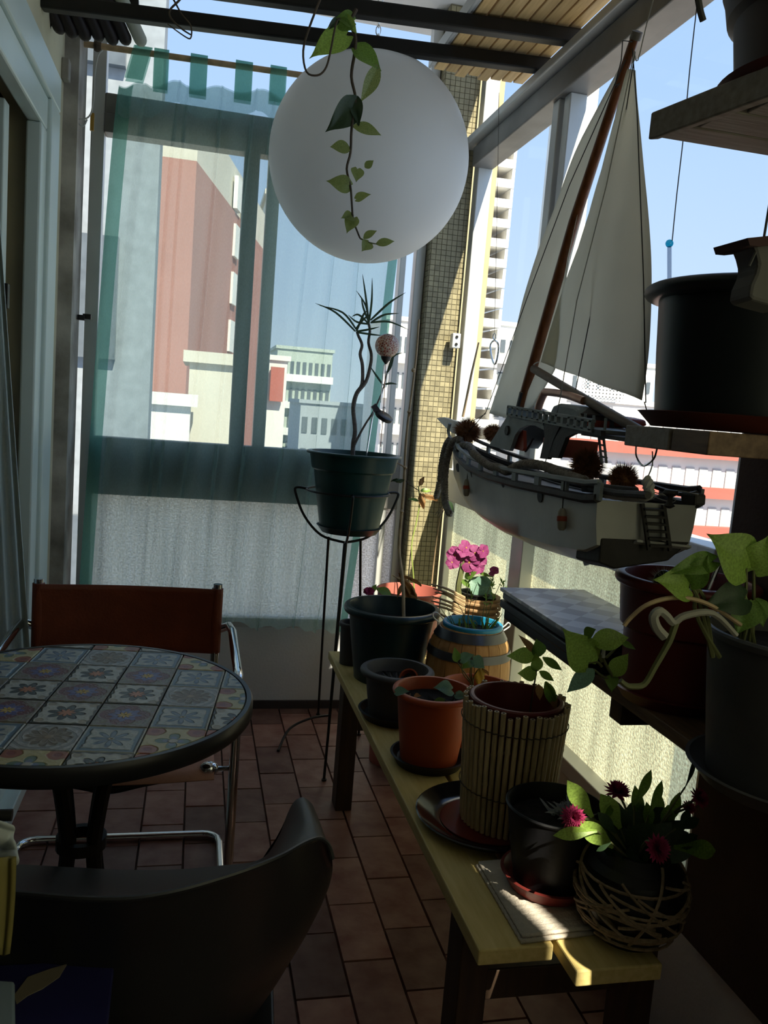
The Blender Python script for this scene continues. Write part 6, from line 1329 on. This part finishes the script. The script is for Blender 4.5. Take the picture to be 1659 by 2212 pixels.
# neighbouring wall at the left, red building, and the far rows
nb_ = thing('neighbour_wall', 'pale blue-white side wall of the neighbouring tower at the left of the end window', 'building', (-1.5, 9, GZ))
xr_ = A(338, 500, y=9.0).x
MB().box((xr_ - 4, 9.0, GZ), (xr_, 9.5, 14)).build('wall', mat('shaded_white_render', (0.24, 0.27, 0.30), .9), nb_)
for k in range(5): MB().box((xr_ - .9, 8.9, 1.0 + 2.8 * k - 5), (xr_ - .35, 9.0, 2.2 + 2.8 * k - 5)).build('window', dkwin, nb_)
MB().box((xr_ - 1.15, 8.8, -12), (xr_ - 1.05, 9.0, 14)).build('drain_pipe', grey_b, nb_)
# red block: front face then a long side face going away to the right
YR = 34.0
rbk = thing('red_building', 'tall brick-red apartment block with small paired windows seen through the curtain', 'building', A(470, 600, y=YR)); rbk.location.z = GZ
c0, c1, c2_ = A(335, 340, y=YR), A(425, 348, y=YR), A(600, 425, y=YR + 22)
def wallquad(p, q, z0_, z1_, th, m_, nm, par):
    d = Vector((q.x - p.x, q.y - p.y, 0)).normalized(); n_ = Vector((-d.y, d.x, 0)) * th
    MB().add([Vector((p.x, p.y, z0_)), Vector((q.x, q.y, z0_)), Vector((q.x, q.y, z1_)), Vector((p.x, p.y, z1_)), Vector((p.x, p.y, z0_)) + n_, Vector((q.x, q.y, z0_)) + n_, Vector((q.x, q.y, z1_)) + n_, Vector((p.x, p.y, z1_)) + n_], [(0, 1, 2, 3), (7, 6, 5, 4), (0, 4, 5, 1), (1, 5, 6, 2), (2, 6, 7, 3), (3, 7, 4, 0)]).build(nm, m_, par)
zt0 = c1.z
wallquad(Vector((c0.x - 3, YR, 0)), Vector((c1.x, YR, 0)), GZ, zt0, 6, red_b, 'wall', rbk)
c2g = Vector((c2_.x, c2_.y, 0)); wallquad(Vector((c1.x, YR, 0)), c2g, GZ, zt0, 6, red_b, 'wall', rbk)
wallquad(Vector((c0.x - 3, YR + .8, 0)), Vector((c1.x, YR + .8, 0)), zt0, zt0 + 2.2, 5, cream_b, 'attic', rbk); wallquad(Vector((c1.x, YR + .8, 0)), c2g + Vector((0, .8, 0)), zt0, zt0 + 2.2, 5, cream_b, 'attic', rbk)
dv = (c2g - Vector((c1.x, YR, 0))); nv = Vector((-dv.y, dv.x, 0)).normalized()
for k in range(7):
    zz = A(487, 412 + 104 * k, y=YR + 8).z
    for dt in (.36, .47):
        p = Vector((c1.x, YR, 0)) + dv * dt - nv * .12; wallquad(p, p + dv.normalized() * 1.1, zz - .75, zz + .75, .2, white_b, 'window', rbk)
facade('low_cream_building', 'plain cream block standing against the foot of the red building', 410, 508, 782, 27, 4, cream_b)
facade('low_white_houses', 'low white houses at the foot of the red building', 325, 412, 872, 25, 1.5, white_b, cols=2, rows_=2)
facade('yellow_white_block', 'narrow pale block between the mullions beyond the curtain', 578, 604, 250 + 170, 62, 6, cream_b, cols=2, rows_=12)
bbd = facade('billboard_block', 'distant block carrying a red and white billboard', 560, 622, 775, 60, 1.5, white_b, cols=0)
p_, q_ = A(586, 792, y=59.5), A(610, 868, y=59.5)
MB().box((p_.x, 59.4, q_.z), (q_.x, 59.8, p_.z)).build('poster', redband, bbd)
facade('distant_blocks', 'far greenish-grey apartment rows behind the curtain', 600, 720, 752, 95, 10, mat('pale_green_render', (0.42, 0.47, 0.42), .9), cols=9, rows_=5, bands=white_b)
facade('distant_blocks', 'far grey-blue roofs lower right behind the curtain', 650, 860, 870, 80, 10, grey_b, cols=10, rows_=3)
facade('white_balcony_tower', 'white apartment tower with many balconies between curtain and tiled pillar', 838, 935, 690, 70, 8, white_b, cols=8, rows_=10, bands=white_b, wfrac=(.4, .45))
# through the right window
facade('red_banded_block', 'white apartment block with red balcony bands behind the model boat', 1215, 1640, 862, 57, 8, white_b, cols=14, rows_=7, bands=redband, wm=mat('pale_window', (0.42, 0.44, 0.45), .3), wfrac=(.62, .5))
facade('white_roof_block', 'white block with rooftop lattice seen between the two sails', 1150, 1420, 770, 70, 8, white_b, cols=10, rows_=5, wfrac=(.3, .35))
facade('white_roof_block', 'white stepped apartment block between yellow tower and jib sail', 1060, 1180, 700, 75, 8, white_b, cols=6, rows_=9, bands=white_b, wfrac=(.5, .4))
p_, q_ = A(1262, 795, y=56), A(1345, 868, y=56)
lt_ = COL.objects['red_banded_block']
for k in range(13): x_ = lerp(p_.x, q_.x, k / 12); MB().bar((x_, 56, q_.z), (x_, 56, p_.z), .09, .09).build('roof_lattice', white_b, lt_)
for k in range(10): z_ = lerp(q_.z, p_.z, k / 9); MB().bar((p_.x, 56, z_), (q_.x, 56, z_), .09, .09).build('roof_lattice', white_b, lt_)
# yellow tiled tower with stepped white balconies
Yy = 16.0; a, b = A(952, 330, y=Yy), A(1078, 330, y=Yy)
yt = thing('yellow_tiled_tower', 'sunlit yellow tiled tower with white stepped balconies, right of the pillar', 'building', ((a.x + b.x) / 2, Yy, GZ))
MB().box((a.x, Yy, GZ), (b.x, Yy + 1.4, a.z + 4)).build('wall', yel_b, yt)
for k in range(20):
    zz = A(1090, 300 + 44 * k, y=Yy).z
    o = MB().box((b.x - .02, Yy + .15, zz - .10), (b.x + .42, Yy + 1.3, zz + .06)).build('balcony', white_b, yt)
    MB().box((b.x + .36, Yy + .15, zz + .06), (b.x + .42, Yy + 1.3, zz + .26)).build('parapet', white_b, o)
# white pier of this building just outside the glass
op = thing('outer_pier', 'brilliant white sunlit wall pier just outside the right window', 'wall', (1.5, 3.6, GZ))
a = A(1237, 300, y=4.4); b = A(1283, 300, y=4.4)
MB().box((a.x, 4.4, GZ), (b.x, 4.75, A(1262, 158, y=4.4).z)).build('shaft', far_mat('bright_white_render', (0.8, 0.78, 0.72)), op)
